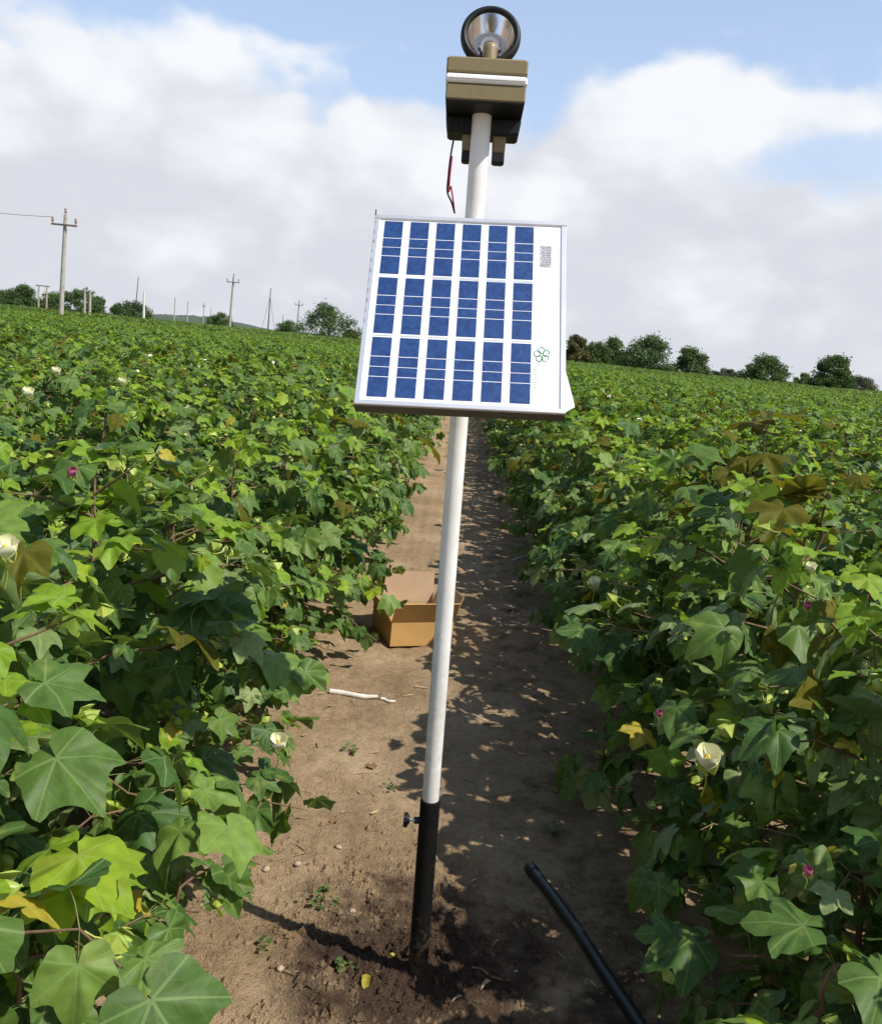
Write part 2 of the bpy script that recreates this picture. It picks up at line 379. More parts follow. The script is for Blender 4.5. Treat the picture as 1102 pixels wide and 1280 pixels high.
    L(h.outputs[0], bp.inputs['Height']); L(bp.outputs[0], b.inputs['Normal'])
    return m
M_SOIL = soil_material()
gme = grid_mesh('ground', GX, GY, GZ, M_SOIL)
moist_shade = np.exp(-(((GX - 0.05) / 0.36) ** 2 + ((GY - 1.93) / 0.34) ** 2) * 0.8) * 0.95
moist_shade = np.maximum(moist_shade, 0.55 * np.exp(-((GX - 0.55) / 0.34) ** 2) * np.exp(-((GY - 1.9) / 0.9) ** 2))
moist_shade = np.maximum(moist_shade, 0.36 * np.exp(-((GX - 0.46) / 0.3) ** 2) * (GY < 30))  # right side of the path darkened: shade of the row painted into the soil
a_ = gme.attributes.new('moist_shade', 'FLOAT', 'POINT'); a_.data.foreach_set('value', moist_shade.ravel().astype(np.float32))
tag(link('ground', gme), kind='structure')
def gz(x, y): return float(ground_z(x, y))

# ------------------------------------------------------------------ cotton plants: leaves
def leaf_outline(rs):
    """(angle deg from midrib, radius) of one side of a 3-5 lobed leaf"""
    d = rs.uniform(0.52, 0.74)                       # depth of the main sinus
    s = rs.uniform(0.74, 0.92); b = rs.uniform(0.44, 0.58)
    a1 = rs.uniform(47, 58)
    half = [(0, 1.0), (7, 0.90), (17, 0.78), (28, d), (41, 0.84 * s), (a1, s), (63, 0.86 * s), (81, 0.60), (104, b), (136, 0.47), (166, 0.27)]
    return half
def leaf_mesh(name, seed, size, m_blade, flat=0.0, cheap=False):
    rs = random.Random(seed)
    half = leaf_outline(rs)
    if cheap: half = [half[i] for i in (0, 3, 5, 8, 10)]
    if not cheap:
        hp_ = [(-half[1][0], half[1][1])] + half + [(176, 0.12)]; out = []
        for i in range(1, len(hp_) - 2):
            (a0, r0), (a1, r1), (a2, r2), (a3, r3) = hp_[i - 1:i + 3]
            out += [(a1, r1), (0.5 * (a1 + a2), (9 * (r1 + r2) - r0 - r3) / 16 + rs.uniform(-.006, .006))]
        half = out + [hp_[-2]]
    pts = half + [(-a, r) for a, r in reversed(half[1:])]
    pl = size * rs.uniform(0.55, 0.85)
    A = Vector((0, pl * 0.62, pl * 0.72))
    droop = rs.uniform(0.1, 1.15); fold = rs.uniform(-0.15, 0.75); tw = rs.uniform(-0.5, 0.5); wave = rs.uniform(0.03, 0.13)
    ph = rs.uniform(0, 6)
    def P(a, r):
        t = R(a); x = r * math.sin(t); y = r * math.cos(t)
        z = -droop * (r ** 2) * 0.42 + fold * abs(x) * (0.75 - 0.65 * abs(x)) + tw * x * y + wave * math.sin(a * 0.11 + ph) * r
        z -= 0.06 * r * (1 if abs(a) % 52 < 9 else 0)
        return Vector((x * size, y * size, z * size)) + A
    V = [A]; UV = [(0.5, 0.5)]; F = []; n = len(pts)
    rings = (1.0,) if cheap else (0.52, 1.0)
    for q in rings:
        for a, r in pts:
            V.append(P(a, r * q)); t = R(a); UV.append((0.5 + 0.5 * r * q * math.sin(t), 0.5 + 0.5 * r * q * math.cos(t)))
    for i in range(n):
        if i == half.__len__() - 1: continue         # open notch at the petiole
        j = (i + 1) % n
        F.append((0, 1 + j, 1 + i))
        if not cheap: F.append((1 + i, 1 + j, 1 + n + j, 1 + n + i))
    nb = len(F); mi = [0] * nb
    if not cheap:
        r0 = size * 0.013; base = len(V)
        ctrl = [Vector((0, 0, 0)), Vector((0, pl * 0.22, pl * 0.45)), A - Vector((0, 0, size * 0.012))]
        for c in ctrl:
            for k in range(3):
                a = 2.094 * k; V.append(c + Vector((math.cos(a) * r0, math.sin(a) * r0, 0))); UV.append((0.5, 0.5))
        for i in range(2):
            for k in range(3):
                j = (k + 1) % 3; F.append((base + i * 3 + k, base + i * 3 + j, base + i * 3 + 3 + j, base + i * 3 + 3 + k)); mi.append(1)
    me = bpy.data.meshes.new(name); me.from_pydata([tuple(v) for v in V], [], F)
    # faces wound so that the normal looks up
    me.materials.append(m_blade); me.materials.append(M_PET)
    me.polygons.foreach_set('material_index', mi); me.polygons.foreach_set('use_smooth', [True] * len(F))
    uvl = me.uv_layers.new(name='UVMap')
    uvl.data.foreach_set('uv', [c for l in me.loops for c in UV[l.vertex_index]])
    at = me.attributes.new('tint', 'FLOAT', 'POINT'); at.data.foreach_set('value', [rs.random()] * len(V))
    me.update()
    return me
LEAVES = {'mature': [leaf_mesh('leaf', 10 + i, random.uniform(0.070, 0.118), M_LEAF) for i in range(16)],
          'young': [leaf_mesh('leaf', 40 + i, random.uniform(0.055, 0.085), M_YOUNG) for i in range(6)],
          'dusty': [leaf_mesh('leaf', 80 + i, random.uniform(0.07, 0.11), M_DUST) for i in range(5)],
          'bronze': [leaf_mesh('leaf', 60 + i, random.uniform(0.09, 0.12), M_BRONZE) for i in range(4)],
          'yellow': [leaf_mesh('leaf', 70 + i, random.uniform(0.06, 0.08), M_YELLOW) for i in range(3)]}
CHEAP = {'mature': [leaf_mesh('leaf', 110 + i, random.uniform(0.08, 0.12), M_LEAF, cheap=True) for i in range(6)],
         'young': [leaf_mesh('leaf', 140 + i, random.uniform(0.055, 0.085), M_YOUNG, cheap=True) for i in range(3)],
         'dusty': [leaf_mesh('leaf', 180 + i, random.uniform(0.07, 0.11), M_DUST, cheap=True) for i in range(3)],
         'bronze': [leaf_mesh('leaf', 160 + i, random.uniform(0.08, 0.11), M_BRONZE, cheap=True) for i in range(2)],
         'yellow': [leaf_mesh('leaf', 170 + i, random.uniform(0.06, 0.08), M_YELLOW, cheap=True) for i in range(2)]}

def boll_mesh():
    b = MB(); b.lathe([(0.0005, -0.002), (0.010, 0.001), (0.0145, 0.010), (0.0125, 0.022), (0.006, 0.031), (0.0004, 0.036)], 10, mat=0)
    for k in range(3):
        a = k * 2.094; c, s = math.cos(a), math.sin(a)
        tri = [(0.004, -0.006, -0.003), (0.017, -0.014, 0.012), (0.019, -0.006, 0.028), (0.017, 0.0, 0.036), (0.019, 0.006, 0.028), (0.017, 0.014, 0.012), (0.004, 0.006, -0.003)]
        b.add([(x * c - y * s, x * s + y * c, z) for x, y, z in tri], [tuple(range(7))], 1)
    b.tube([(0, 0, -0.03), (0.003, 0, -0.014), (0, 0, 0)], 0.0016, 4, 1)
    return b.mesh('boll', [M_BOLL, M_BRACT])
def bud_mesh():
    b = MB()
    for k in range(3):
        a = k * 2.094 + 0.3; c, s = math.cos(a), math.sin(a)
        tri = [(0.002, 0, -0.002), (0.012, -0.010, 0.008), (0.010, -0.006, 0.022), (0.003, 0, 0.034), (0.010, 0.006, 0.022), (0.012, 0.010, 0.008)]
        b.add([(x * c - y * s, x * s + y * c, z) for x, y, z in tri], [tuple(range(6))], 0)
    b.tube([(0, 0, -0.025), (0.002, 0, -0.01), (0, 0, 0)], 0.0014, 4, 0)
    return b.mesh('flower_bud', [M_BRACT])
BOLL, BUD = boll_mesh(), bud_mesh()
def petal_mesh(m_, open_):
    P = []; F = []; nu, nv = 6, 5
    for i in range(nu + 1):
        u = i / nu
        for j in range(nv + 1):
            a = (j / nv - 0.5) * 1.55 * (0.35 + 0.75 * u)
            rr = 0.004 + 0.030 * u * open_ + 0.006 * math.sin(u * 3.1)
            P.append((rr * math.cos(a), rr * math.sin(a) * 1.25, 0.046 * u ** 0.85 - 0.012 * u * u * open_ + 0.003 * math.cos(a * 5) * u))
    for i in range(nu):
        for j in range(nv):
            q = i * (nv + 1) + j; F.append((q, q + 1, q + nv + 2, q + nv + 1))
    b = MB(); b.add(P, F, 0, True); return b.mesh('petal', [m_])
PETAL, PETAL_PINK = petal_mesh(M_CREAM, 0.52), petal_mesh(M_PINK, 0.32)
_b = MB(); _b.lathe([(0.0035, 0.0), (0.0042, 0.012), (0.003, 0.022), (0.0004, 0.027)], 8); STAMEN = _b.mesh('stamen', [M_ANTHER])
def calyx():
    b = MB()
    for k in range(3):
        a = k * 2.094; c, s = math.cos(a), math.sin(a)
        tri = [(0.003, 0, -0.004), (0.015, -0.014, 0.004), (0.019, -0.006, 0.016), (0.018, 0, 0.024), (0.019, 0.006, 0.016), (0.015, 0.014, 0.004)]
        b.add([(x * c - y * s, x * s + y * c, z) for x, y, z in tri], [tuple(range(6))], 0)
    b.tube([(0, 0, -0.06), (0.004, 0, -0.03), (0, 0, 0)], 0.002, 5, 0)
    return b.mesh('calyx', [M_BRACT])
CALYX = calyx()
def add_flower(parent, mw, pink=False, scale=1.0):
    f = link('flower', CALYX, parent, mw @ Matrix.Scale(scale, 4))
    f['label'] = 'closed pink flower' if pink else 'open cream flower'
    for k in range(5):
        link('petal', PETAL_PINK if pink else PETAL, f, Matrix.Rotation(k * 2 * math.pi / 5, 4, 'Z') @ Matrix.Rotation(R(4), 4, 'X'))
    if not pink: link('stamen', STAMEN, f, Matrix.Translation((0, 0, 0.008)))
    return f
def simple_flower():
    b = MB(); b.lathe([(0.004, 0), (0.018, 0.014), (0.027, 0.034), (0.030, 0.044)], 9)
    b.lathe([(0.029, 0.043), (0.015, 0.02), (0.003, 0.012)], 9); return b.mesh('flower', [M_CREAM])
FLOWER_S = simple_flower()

# ------------------------------------------------------------------ cotton plants: architecture
def plan_plant(seed, H=1.06, Rr=0.50, dens=1.0):
    """list of (matrix, kind) leaves, stem polylines, bolls"""
    rs = random.Random(seed); leaves = []; stems = []; bolls = []
    bend = (rs.uniform(-.06, .06), rs.uniform(-.06, .06))
    S = lambda t: Vector((bend[0] * t * t + 0.008 * math.sin(t * 9), bend[1] * t * t, H * 0.96 * t))
    stems.append(([S(i / 8) for i in range(9)], [0.0085 * (1 - 0.75 * i / 8) + 0.001 for i in range(9)]))
    az = rs.uniform(0, 6.28)
    def leaf(p, a, z, kind=None, sc=1.0, pitch=None):
        t = z / H
        if kind is None:
            q = rs.random()
            kind = 'mature'
            if t > 0.80 and q < 0.34: kind = 'young'
            elif q < 0.07: kind = 'young'
            elif q < 0.17: kind = 'dusty'
            elif q > 0.985: kind = 'yellow'
            elif q > 0.975 and t > .6: kind = 'bronze'
        if pitch is None: pitch = -12 - 40 * (1 - t) + rs.gauss(0, 24)
        M = Matrix.Translation(p) @ Matrix.Rotation(a - math.pi / 2 + rs.gauss(0, 0.5), 4, 'Z') @ Matrix.Rotation(R(pitch), 4, 'X') @ Matrix.Rotation(R(rs.gauss(0, 27)), 4, 'Y')
        leaves.append((M @ Matrix.Scale(sc * rs.uniform(0.82, 1.15), 4), kind))
    n = 19
    for i in range(n):
        t = 0.07 + 0.91 * i / (n - 1); p = S(t); az += 2.4 + rs.uniform(-.25, .25)
        prof = 0.78 + 0.48 * t if t < 0.45 else 1.0 - 0.95 * ((t - 0.45) / 0.55) ** 1.35
        Lb = max(0.06, Rr * prof * rs.uniform(0.8, 1.18)); up = rs.uniform(0.35, 0.75) if t < 0.8 else rs.uniform(0.7, 1.1)
        d = Vector((math.cos(az), math.sin(az), 0)); side = Vector((-d.y, d.x, 0))
        k = max(1, int(round(Lb / 0.078))); pts = [p]
        for j in range(1, k + 1):
            s = j / k
            q = p + d * (Lb * s) + Vector((0, 0, Lb * (up * s - 0.38 * s * s))) + side * (0.016 * (1 if j % 2 else -1))
            pts.append(q)
            fk = 'young' if (j == k and t > 0.7 and rs.random() < 0.6) else None
            leaf(q, az + (0.75 if j % 2 else -0.75) + rs.gauss(0, .35), max(q.z, 0.02), fk, 1.0 if j < k else 0.82)
            if rs.random() < 0.97 * dens: leaf(q, az + rs.uniform(-2.2, 2.2), max(q.z, .02), None, rs.uniform(0.6, 0.95))
            if t < 0.6 and rs.random() < 0.5 * dens: leaf(q, az + rs.uniform(-2.2, 2.2), max(q.z, .02), None, rs.uniform(0.7, 1.05))
            if rs.random() < 0.36: bolls.append((Matrix.Translation(q) @ Matrix.Rotation(az + rs.uniform(-1, 1), 4, 'Z') @ Matrix.Rotation(R(rs.uniform(40, 120)), 4, 'Y') @ Matrix.Translation((0, 0, 0.03)) @ Matrix.Scale(rs.uniform(.7, 1.15), 4), rs.random() < 0.5))
        stems.append((pts, [0.0042 * (1 - 0.6 * m / k) for m in range(k + 1)]))
        if t > 0.4: leaf(p, az + rs.uniform(1, 2), p.z, None, 1.05)
    tip = S(1.0)
    for j in range(4): leaf(tip, az + j * 1.7, H, 'young' if rs.random() < .7 else 'mature', rs.uniform(0.5, 0.85), rs.uniform(-10, 25))
    return leaves, stems, bolls
def stem_mesh(stems, name='stem'):
    b = MB()
    for i, (pts, rad) in enumerate(stems): b.tube(pts, rad, 6 if i == 0 else 4, 0, False)
    return b.mesh(name, [M_STEM])
def joined_leaves(name, leaves, src, seed):
    rs = random.Random(seed); V = []; Ls = []; starts = []; tot = []; mi = []; uv = []; tint = []; mats = []; base = 0; lb = 0
    for M, kind in leaves:
        me = rs.choice(src[kind]); nv = len(me.vertices)
        co = np.empty(nv * 3, np.float32); me.vertices.foreach_get('co', co); co = co.reshape(-1, 3)
        A = np.array(M); co = co @ A[:3, :3].T + A[:3, 3]; V.append(co)
        li = np.empty(len(me.loops), np.int32); me.loops.foreach_get('vertex_index', li); Ls.append(li + base)
        st = np.empty(len(me.polygons), np.int32); me.polygons.foreach_get('loop_start', st); starts.append(st + lb)
        m_ = np.empty(len(me.polygons), np.int32); me.polygons.foreach_get('material_index', m_)
        loc = []
        for mm in me.materials:
            if mm not in mats: mats.append(mm)
            loc.append(mats.index(mm))
        mi.append(np.array(loc, np.int32)[m_])
        u = np.empty(len(me.loops) * 2, np.float32); me.uv_layers[0].data.foreach_get('uv', u); uv.append(u)
        tint.append(np.full(nv, rs.random(), np.float32)); base += nv; lb += len(li)
    me = bpy.data.meshes.new(name); V = np.concatenate(V); Ls = np.concatenate(Ls); starts = np.concatenate(starts); mi = np.concatenate(mi)
    me.vertices.add(len(V)); me.vertices.foreach_set('co', V.ravel()); me.loops.add(len(Ls)); me.loops.foreach_set('vertex_index', Ls)
    me.polygons.add(len(starts)); me.polygons.foreach_set('loop_start', starts); me.polygons.foreach_set('use_smooth', np.ones(len(starts), bool))
    for mm in mats: me.materials.append(mm)
    me.polygons.foreach_set('material_index', mi)
    ul = me.uv_layers.new(name='UVMap'); ul.data.foreach_set('uv', np.concatenate(uv))
    at = me.attributes.new('tint', 'FLOAT', 'POINT'); at.data.foreach_set('value', np.concatenate(tint))
    me.update(); return me
def joined_bolls(bolls):
    b = MB()
    for M, isbud in bolls:
        me = BUD if isbud else BOLL
        b.add([M @ v.co for v in me.vertices], [tuple(p.vertices) for p in me.polygons], 0, True)
    return b.mesh('bolls', [M_BRACT])

NEAR = []
for i in range(8):
    lv, st, bo = plan_plant(300 + i); NEAR.append((lv, stem_mesh(st), bo))
MID = []
for i in range(8):
    lv, st, bo = plan_plant(400 + i, dens=0.75); rq = random.Random(i)
    if i >= 4: lv = [(M, ('bronze' if rq.random() < .6 else 'dusty') if k == 'mature' and M.translation.z > .5 and rq.random() < .2 else k) for M, k in lv]
    MID.append((joined_leaves('leaves', lv, LEAVES, i), stem_mesh(st), joined_bolls(bo) if bo else None))

# ------------------------------------------------------------------ planting
spots = []; beside = []
for side, rows in (('left', L_ROWS), ('right', R_ROWS)):
    for ri, X in enumerate(rows):
        y = 0.72 + random.uniform(0, .3) if side == 'left' else 0.55 + random.uniform(0, .3)
        while y < 62:
            px = X + random.gauss(0, 0.05); py = y
            if ri == 0: px = X + random.gauss(0, 0.035)
            d = math.hypot(px, py)
            P = project((px, py, 0.7))
            m_in = 0.55 * FPX / P[2] if P else 0
            m_out = (2.6 + 0.22 * py) * FPX / P[2] if P else 0
            if P and -m_in < P[0] < PW + m_in and d > 0.8: spots.append((d, px, py, side, ri, X))
            elif P and -m_out < P[0] < PW + m_out and d > 1.3: beside.append((d, px, py, side, ri, X))
            y += random.uniform(0.28, 0.40)
spots.sort()
IND = spots[:300]; REST = spots[300:] + beside
ORD = ['nearest', 'second', 'third', 'fourth', 'fifth', 'sixth', 'seventh', 'eighth', 'ninth', 'tenth', 'eleventh', 'twelfth', 'thirteenth', 'fourteenth', 'fifteenth',
       'sixteenth', 'seventeenth', 'eighteenth', 'nineteenth', 'twentieth', 'twenty-first', 'twenty-second', 'twenty-third', 'twenty-fourth', 'twenty-fifth', 'twenty-sixth',
       'twenty-seventh', 'twenty-eighth', 'twenty-ninth', 'thirtieth', 'thirty-first', 'thirty-second', 'thirty-third', 'thirty-fourth', 'thirty-fifth', 'thirty-sixth', 'thirty-seventh', 'thirty-eighth', 'thirty-ninth', 'fortieth', 'forty-first', 'forty-second', 'forty-third', 'forty-fourth', 'forty-fifth', 'forty-sixth']
ROWN = ['first', 'second', 'third', 'fourth', 'fifth', 'sixth', 'seventh', 'eighth', 'ninth', 'tenth', 'eleventh', 'twelfth', 'thirteenth', 'fourteenth']
count = {}
PLANTS = []
NEAR_D = 6.3
for idx, (d, px, py, side, ri, X) in enumerate(IND):
    k = count[(side, ri)] = count.get((side, ri), -1) + 1
    rs = random.Random(1000 + idx)
    sc = rs.uniform(0.86, 1.12)
    root = empty('cotton_plant', (px, py, gz(px, py) - 0.005), (rs.gauss(0, .05), rs.gauss(0, .05), rs.uniform(0, 6.28)))
    root.scale = (sc * rs.uniform(.92, 1.06), sc * rs.uniform(.92, 1.06), sc)
    if ri == 0:
        lab = f"{ORD[k]} cotton plant from the near end of the row edging the path's {side} side"
    elif k == 0:
        lab = f"cotton plant at the near end of the {ROWN[ri]} row {side} of the path"
    else:
        lab = f"{ORD[k]} cotton plant from the near end of the {ROWN[ri]} row {side} of the path"
    tag(root, lab, 'cotton plant', f'cotton plants in rows {side} of the path')
    if d < NEAR_D:
        lv, st, bo = NEAR[rs.randrange(8)]
        link('stem', st, root)
        for M, kind in lv:
            if side == 'right' and kind == 'mature' and M.translation.z > .5 and rs.random() < .16: kind = 'bronze' if M.translation.z > .8 and rs.random() < .6 else 'dusty'
            if side == 'left' and kind == 'mature' and M.translation.z > .35 and rs.random() < .10: kind = 'young'
            link('leaf', rs.choice(LEAVES[kind]), root, M)
        for M, isbud in bo: link('flower_bud' if isbud else 'boll', BUD if isbud else BOLL, root, M)
    else:
        lm, st, bm = MID[rs.randrange(5) + (3 if side == 'right' else 0)]
        link('stem', st, root)
        o = link('leaves', lm, root); o['kind'] = 'stuff'
        if bm: o = link('bolls', bm, root); o['kind'] = 'stuff'
        if rs.random() < 0.10:
            a = rs.uniform(0, 6.28)
            fo = link('flower', FLOWER_S, root, Matrix.Translation((0.25 * math.cos(a), 0.25 * math.sin(a), 0.97)) @ Matrix.Rotation(R(rs.uniform(0, 50)), 4, 'X') @ Matrix.Scale(0.8, 4))
            fo['label'] = 'open cream flower'
    PLANTS.append(root)
bpy.context.view_layer.update()

def plant_near(p):
    return min(PLANTS, key=lambda o: (o.location.x - p[0]) ** 2 + (o.location.y - p[1]) ** 2)
def face_cam(p, up=0.7):
    v = (Vector((0, 0, EYE)) - Vector(p)).normalized(); v = (v * (1 - up) + Vector((0, 0, 1)) * up).normalized()
    return v.to_track_quat('Z', 'Y').to_matrix().to_4x4()
DG = bpy.context.evaluated_depsgraph_get()
# flowers seen in the photograph, each on the plant that carries it
for fx, fy, Y, pink, s in ((882, 962, 1.95, False, 1.25), (347, 938, 2.35, False, 1.0), (6, 700, 1.75, False, .95), (742, 735, 3.4, False, 1.0), (35, 498, 3.4, False, 1.0),
                           (823, 897, 2.2, True, .45), (1008, 1096, 1.35, True, .4), (1008, 763, 2.1, True, .5), (90, 598, 2.3, True, .6), (1012, 716, 2.3, False, .6), (70, 470, 4.6, False, 1.1), (152, 482, 4.8, False, 1.0)):
    best = None; v = ray(fx, fy).normalized()
    for dx, dy in ((0, 0), (18, 0), (-18, 0), (0, 18), (0, -18), (13, 13), (-13, 13), (13, -13), (-13, -13)):
        hit, loc, nor, fi, ob, mx_ = SC.ray_cast(DG, Vector((0, 0, EYE)), ray(fx + dx, fy + dy).normalized(), distance=9)
        while ob is not None and ob.parent is not None: ob = ob.parent
        if hit and ob.name.startswith('cotton_plant'):
            dd = (loc - Vector((0, 0, EYE))).length
            if best is None or dd < best[0]: best = (dd, ob)
    p = on_y(fx, fy, Y); ob = plant_near(p)
    if best and abs(best[0] - (p - Vector((0, 0, EYE))).length) < 0.9: p = Vector((0, 0, EYE)) + v * (best[0] - 0.055); ob = best[1]
    add_flower(ob, ob.matrix_world.inverted() @ Matrix.Translation(p) @ face_cam(p, 0.72), pink, s)

def shoot(p0, p1, n, kinds, size, seed, spread=0.9, pitch=(-30, 10)):
    """an extra leafy branch on the nearest plant, from p0 to p1 (world)"""
    rs = random.Random(seed); p0 = Vector(p0); p1 = Vector(p1); pl = plant_near(p0); inv = pl.matrix_world.inverted()
    pts = []
    for i in range(7):
        s = i / 6; pts.append(p0.lerp(p1, s) + Vector((0.01 * math.sin(i * 2.1), 0.01 * math.cos(i * 1.7), 0.05 * math.sin(s * math.pi))))
    b = MB(); b.tube([inv @ p for p in pts], [0.0045 - 0.0004 * i for i in range(7)], 6, 0, False); b.build('branch', [M_STEM], pl)
    base = math.atan2(p1.y - p0.y, p1.x - p0.x)
    for i in range(n):
        s = 0.35 + 0.65 * (i + 0.5) / n; q = pts[int(s * 6)].lerp(pts[min(6, int(s * 6) + 1)], (s * 6) % 1)
        M = Matrix.Translation(q) @ Matrix.Rotation(base - math.pi / 2 + rs.uniform(-1, 1) * math.pi * spread, 4, 'Z') @ Matrix.Rotation(R(rs.uniform(*pitch)), 4, 'X') @ Matrix.Rotation(R(rs.gauss(0, 15)), 4, 'Y') @ Matrix.Scale(size * rs.uniform(.8, 1.15), 4)
        link('leaf', rs.choice(LEAVES[kinds[i % len(kinds)]]), pl, inv @ M)
# bronze-leaved shoot standing above the crop on the right
shoot(on_y(930, 690, 2.95), on_y(960, 528, 2.95), 10, ['bronze'], 0.92, 1, 1.0, (-75, 10))
shoot(on_y(1020, 690, 2.6), on_y(1035, 618, 2.6), 6, ['bronze', 'mature'], 0.85, 2, 1.0)
shoot(on_y(870, 700, 2.9), on_y(860, 618, 2.9), 5, ['bronze', 'mature', 'mature'], 0.9, 3, 1.0)
# low branch hanging in front of the carton
shoot((-0.62, 4.0, 0.42), on_y(505, 762, 3.95), 9, ['mature', 'young'], 0.8, 4, 0.7, (-60, 0))
shoot((-0.66, 3.8, 0.30), on_y(470, 800, 3.8), 6, ['mature'], 0.85, 5, 0.7, (-70, -20))
# bright young growth lower left and mid left
shoot(on_y(60, 1230, 1.2), on_y(95, 1085, 1.12), 9, ['young'], 1.1, 6, 1.0, (-30, 5))
shoot(on_y(20, 1260, 1.25), on_y(10, 1150, 1.22), 6, ['young', 'mature'], 1.0, 7, 1.0)
shoot(on_y(130, 720, 2.1), on_y(120, 655, 2.1), 7, ['young'], 1.2, 8, 1.0)
shoot(on_y(255, 830, 2.0), on_y(262, 765, 2.0), 6, ['young', 'mature'], 1.2, 9, 1.0)
shoot((-0.78, 1.45, 0.35), on_y(185, 1215, 1.55), 8, ['mature', 'young'], 0.95, 12, 0.9, (-60, 0))
shoot((-0.8, 1.4, 0.25), on_y(120, 1250, 1.45), 7, ['mature'], 1.0, 13, 0.9, (-60, 0))
shoot((-0.8, 1.75, 0.3), on_y(215, 1090, 1.75), 7, ['mature', 'young', 'mature'], 0.95, 14, 0.9, (-60, 0))
shoot((1.0, 1.5, 0.3), on_y(850, 1190, 1.55), 8, ['mature'], 0.95, 15, 0.9, (-60, 0))
shoot((1.0, 1.9, 0.3), on_y(800, 1100, 1.9), 8, ['mature'], 0.95, 16, 0.9, (-60, 0))
shoot((1.02, 1.75, 0.55), on_y(1090, 800, 1.75), 5, ['dusty'], 1.5, 17, 0.6, (-65, -35))
# big pale leaf and glossy leaves lower right
shoot(on_y(1010, 1290, 1.12), on_y(1050, 1220, 1.10), 6, ['mature'], 0.95, 10, 1.0, (-45, -5))
shoot(on_y(200, 1150, 1.62), on_y(290, 1090, 1.75), 5, ['mature'], 1.0, 11, 0.6, (-60, -10))

# ------------------------------------------------------------------ the crop beyond
def scatter(name, pts, variants, smin, smax, seed):
    me = bpy.data.meshes.new(name); me.from_pydata([tuple(p) for p in pts], [], [])
    o = link(name, me); o['kind'] = 'stuff'
    src = bpy.data.collections.new(name + '_kinds')
    for v in variants:
        q = bpy.data.objects.new('crop_kind', v); src.objects.link(q)
    ng = bpy.data.node_groups.new(name, 'GeometryNodeTree')
    ng.interface.new_socket('Geometry', in_out='INPUT', socket_type='NodeSocketGeometry')
    ng.interface.new_socket('Geometry', in_out='OUTPUT', socket_type='NodeSocketGeometry')
    N = ng.nodes.new; L = ng.links.new
    gi, go = N('NodeGroupInput'), N('NodeGroupOutput')
    ci = N('GeometryNodeCollectionInfo'); ci.inputs['Collection'].default_value = src; ci.inputs['Separate Children'].default_value = True; ci.inputs['Reset Children'].default_value = True
    ip = N('GeometryNodeInstanceOnPoints'); ip.inputs['Pick Instance'].default_value = True
    rr = N('FunctionNodeRandomValue'); rr.data_type = 'FLOAT_VECTOR'; rr.inputs[0].default_value = (-.06, -.06, 0); rr.inputs[1].default_value = (.06, .06, 6.28); rr.inputs['Seed'].default_value = seed
    rsn = N('FunctionNodeRandomValue'); rsn.data_type = 'FLOAT'; rsn.inputs[2].default_value = smin; rsn.inputs[3].default_value = smax; rsn.inputs['Seed'].default_value = seed + 1
    L(gi.outputs[0], ip.inputs['Points']); L(ci.outputs[0], ip.inputs['Instance']); L(rr.outputs[0], ip.inputs['Rotation']); L(rsn.outputs[1], ip.inputs['Scale'])
    L(ip.outputs[0], go.inputs[0])
    md = o.modifiers.new('scatter', 'NODES'); md.node_group = ng
    return o
FAR = []
for i in range(6):
    lv, st, bo = plan_plant(500 + i, dens=0.6); lv = [l for l in lv if l[0].translation.z > 0.35]
    FAR.append(joined_leaves('crop', lv, CHEAP, 50 + i))
scatter('crop_beyond', [(p[1], p[2], gz(p[1], p[2])) for p in REST], FAR, 0.88, 1.1, 3)
# one clump = a few plants; only their tops
CL = []
for i in range(4):
    rs = random.Random(600 + i); lv = []
    for k in range(90):
        x, y = rs.uniform(-.95, .95), rs.uniform(-.95, .95)
        kind = 'young' if rs.random() < 0.16 else ('bronze' if rs.random() < .06 else 'mature')
        lv.append((Matrix.Translation((x, y, rs.uniform(0.55, 1.0))) @ Matrix.Rotation(rs.uniform(0, 6.28), 4, 'Z') @ Matrix.Rotation(R(rs.gauss(-12, 22)), 4, 'X') @ Matrix.Rotation(R(rs.gauss(0, 20)), 4, 'Y') @ Matrix.Scale(rs.uniform(1.6, 2.4), 4), kind))
    CL.append(joined_leaves('crop', lv, CHEAP, 80 + i))
pts = []
y = 60.0
while y < 260:
    st = 1.35 * (1 + (y - 60) / 220)
    x = -0.85 * y - 6
    while x < 0.85 * y + 6:
        pts.append((x + random.uniform(-.4, .4), y + random.uniform(-.4, .4), random.uniform(-.08, .06))); x += st
    y += st
scatter('crop_far', pts, CL, 0.9, 1.2, 9)
M_CANOPY = mat('crop_canopy', (0.035, 0.085, 0.02), 0.8, (0.085, 0.15, 0.03), 0.9, 8, bump=1.0, bscale=1.2, spec=0.2)
fx = np.linspace(-2200, 2200, 160); fy = np.concatenate([np.arange(240, 420, 4.0), np.geomspace(420, 3000, 40)])
FX, FY = np.meshgrid(fx, fy); FZ = 0.75 + 0.2 * vnoise(FX * 0.31, FY * 0.37, 21) + 0.12 * vnoise(FX * 0.9, FY * 1.1, 22)
tag(link('crop_horizon', grid_mesh('crop_horizon', FX, FY, FZ, M_CANOPY)), kind='stuff')

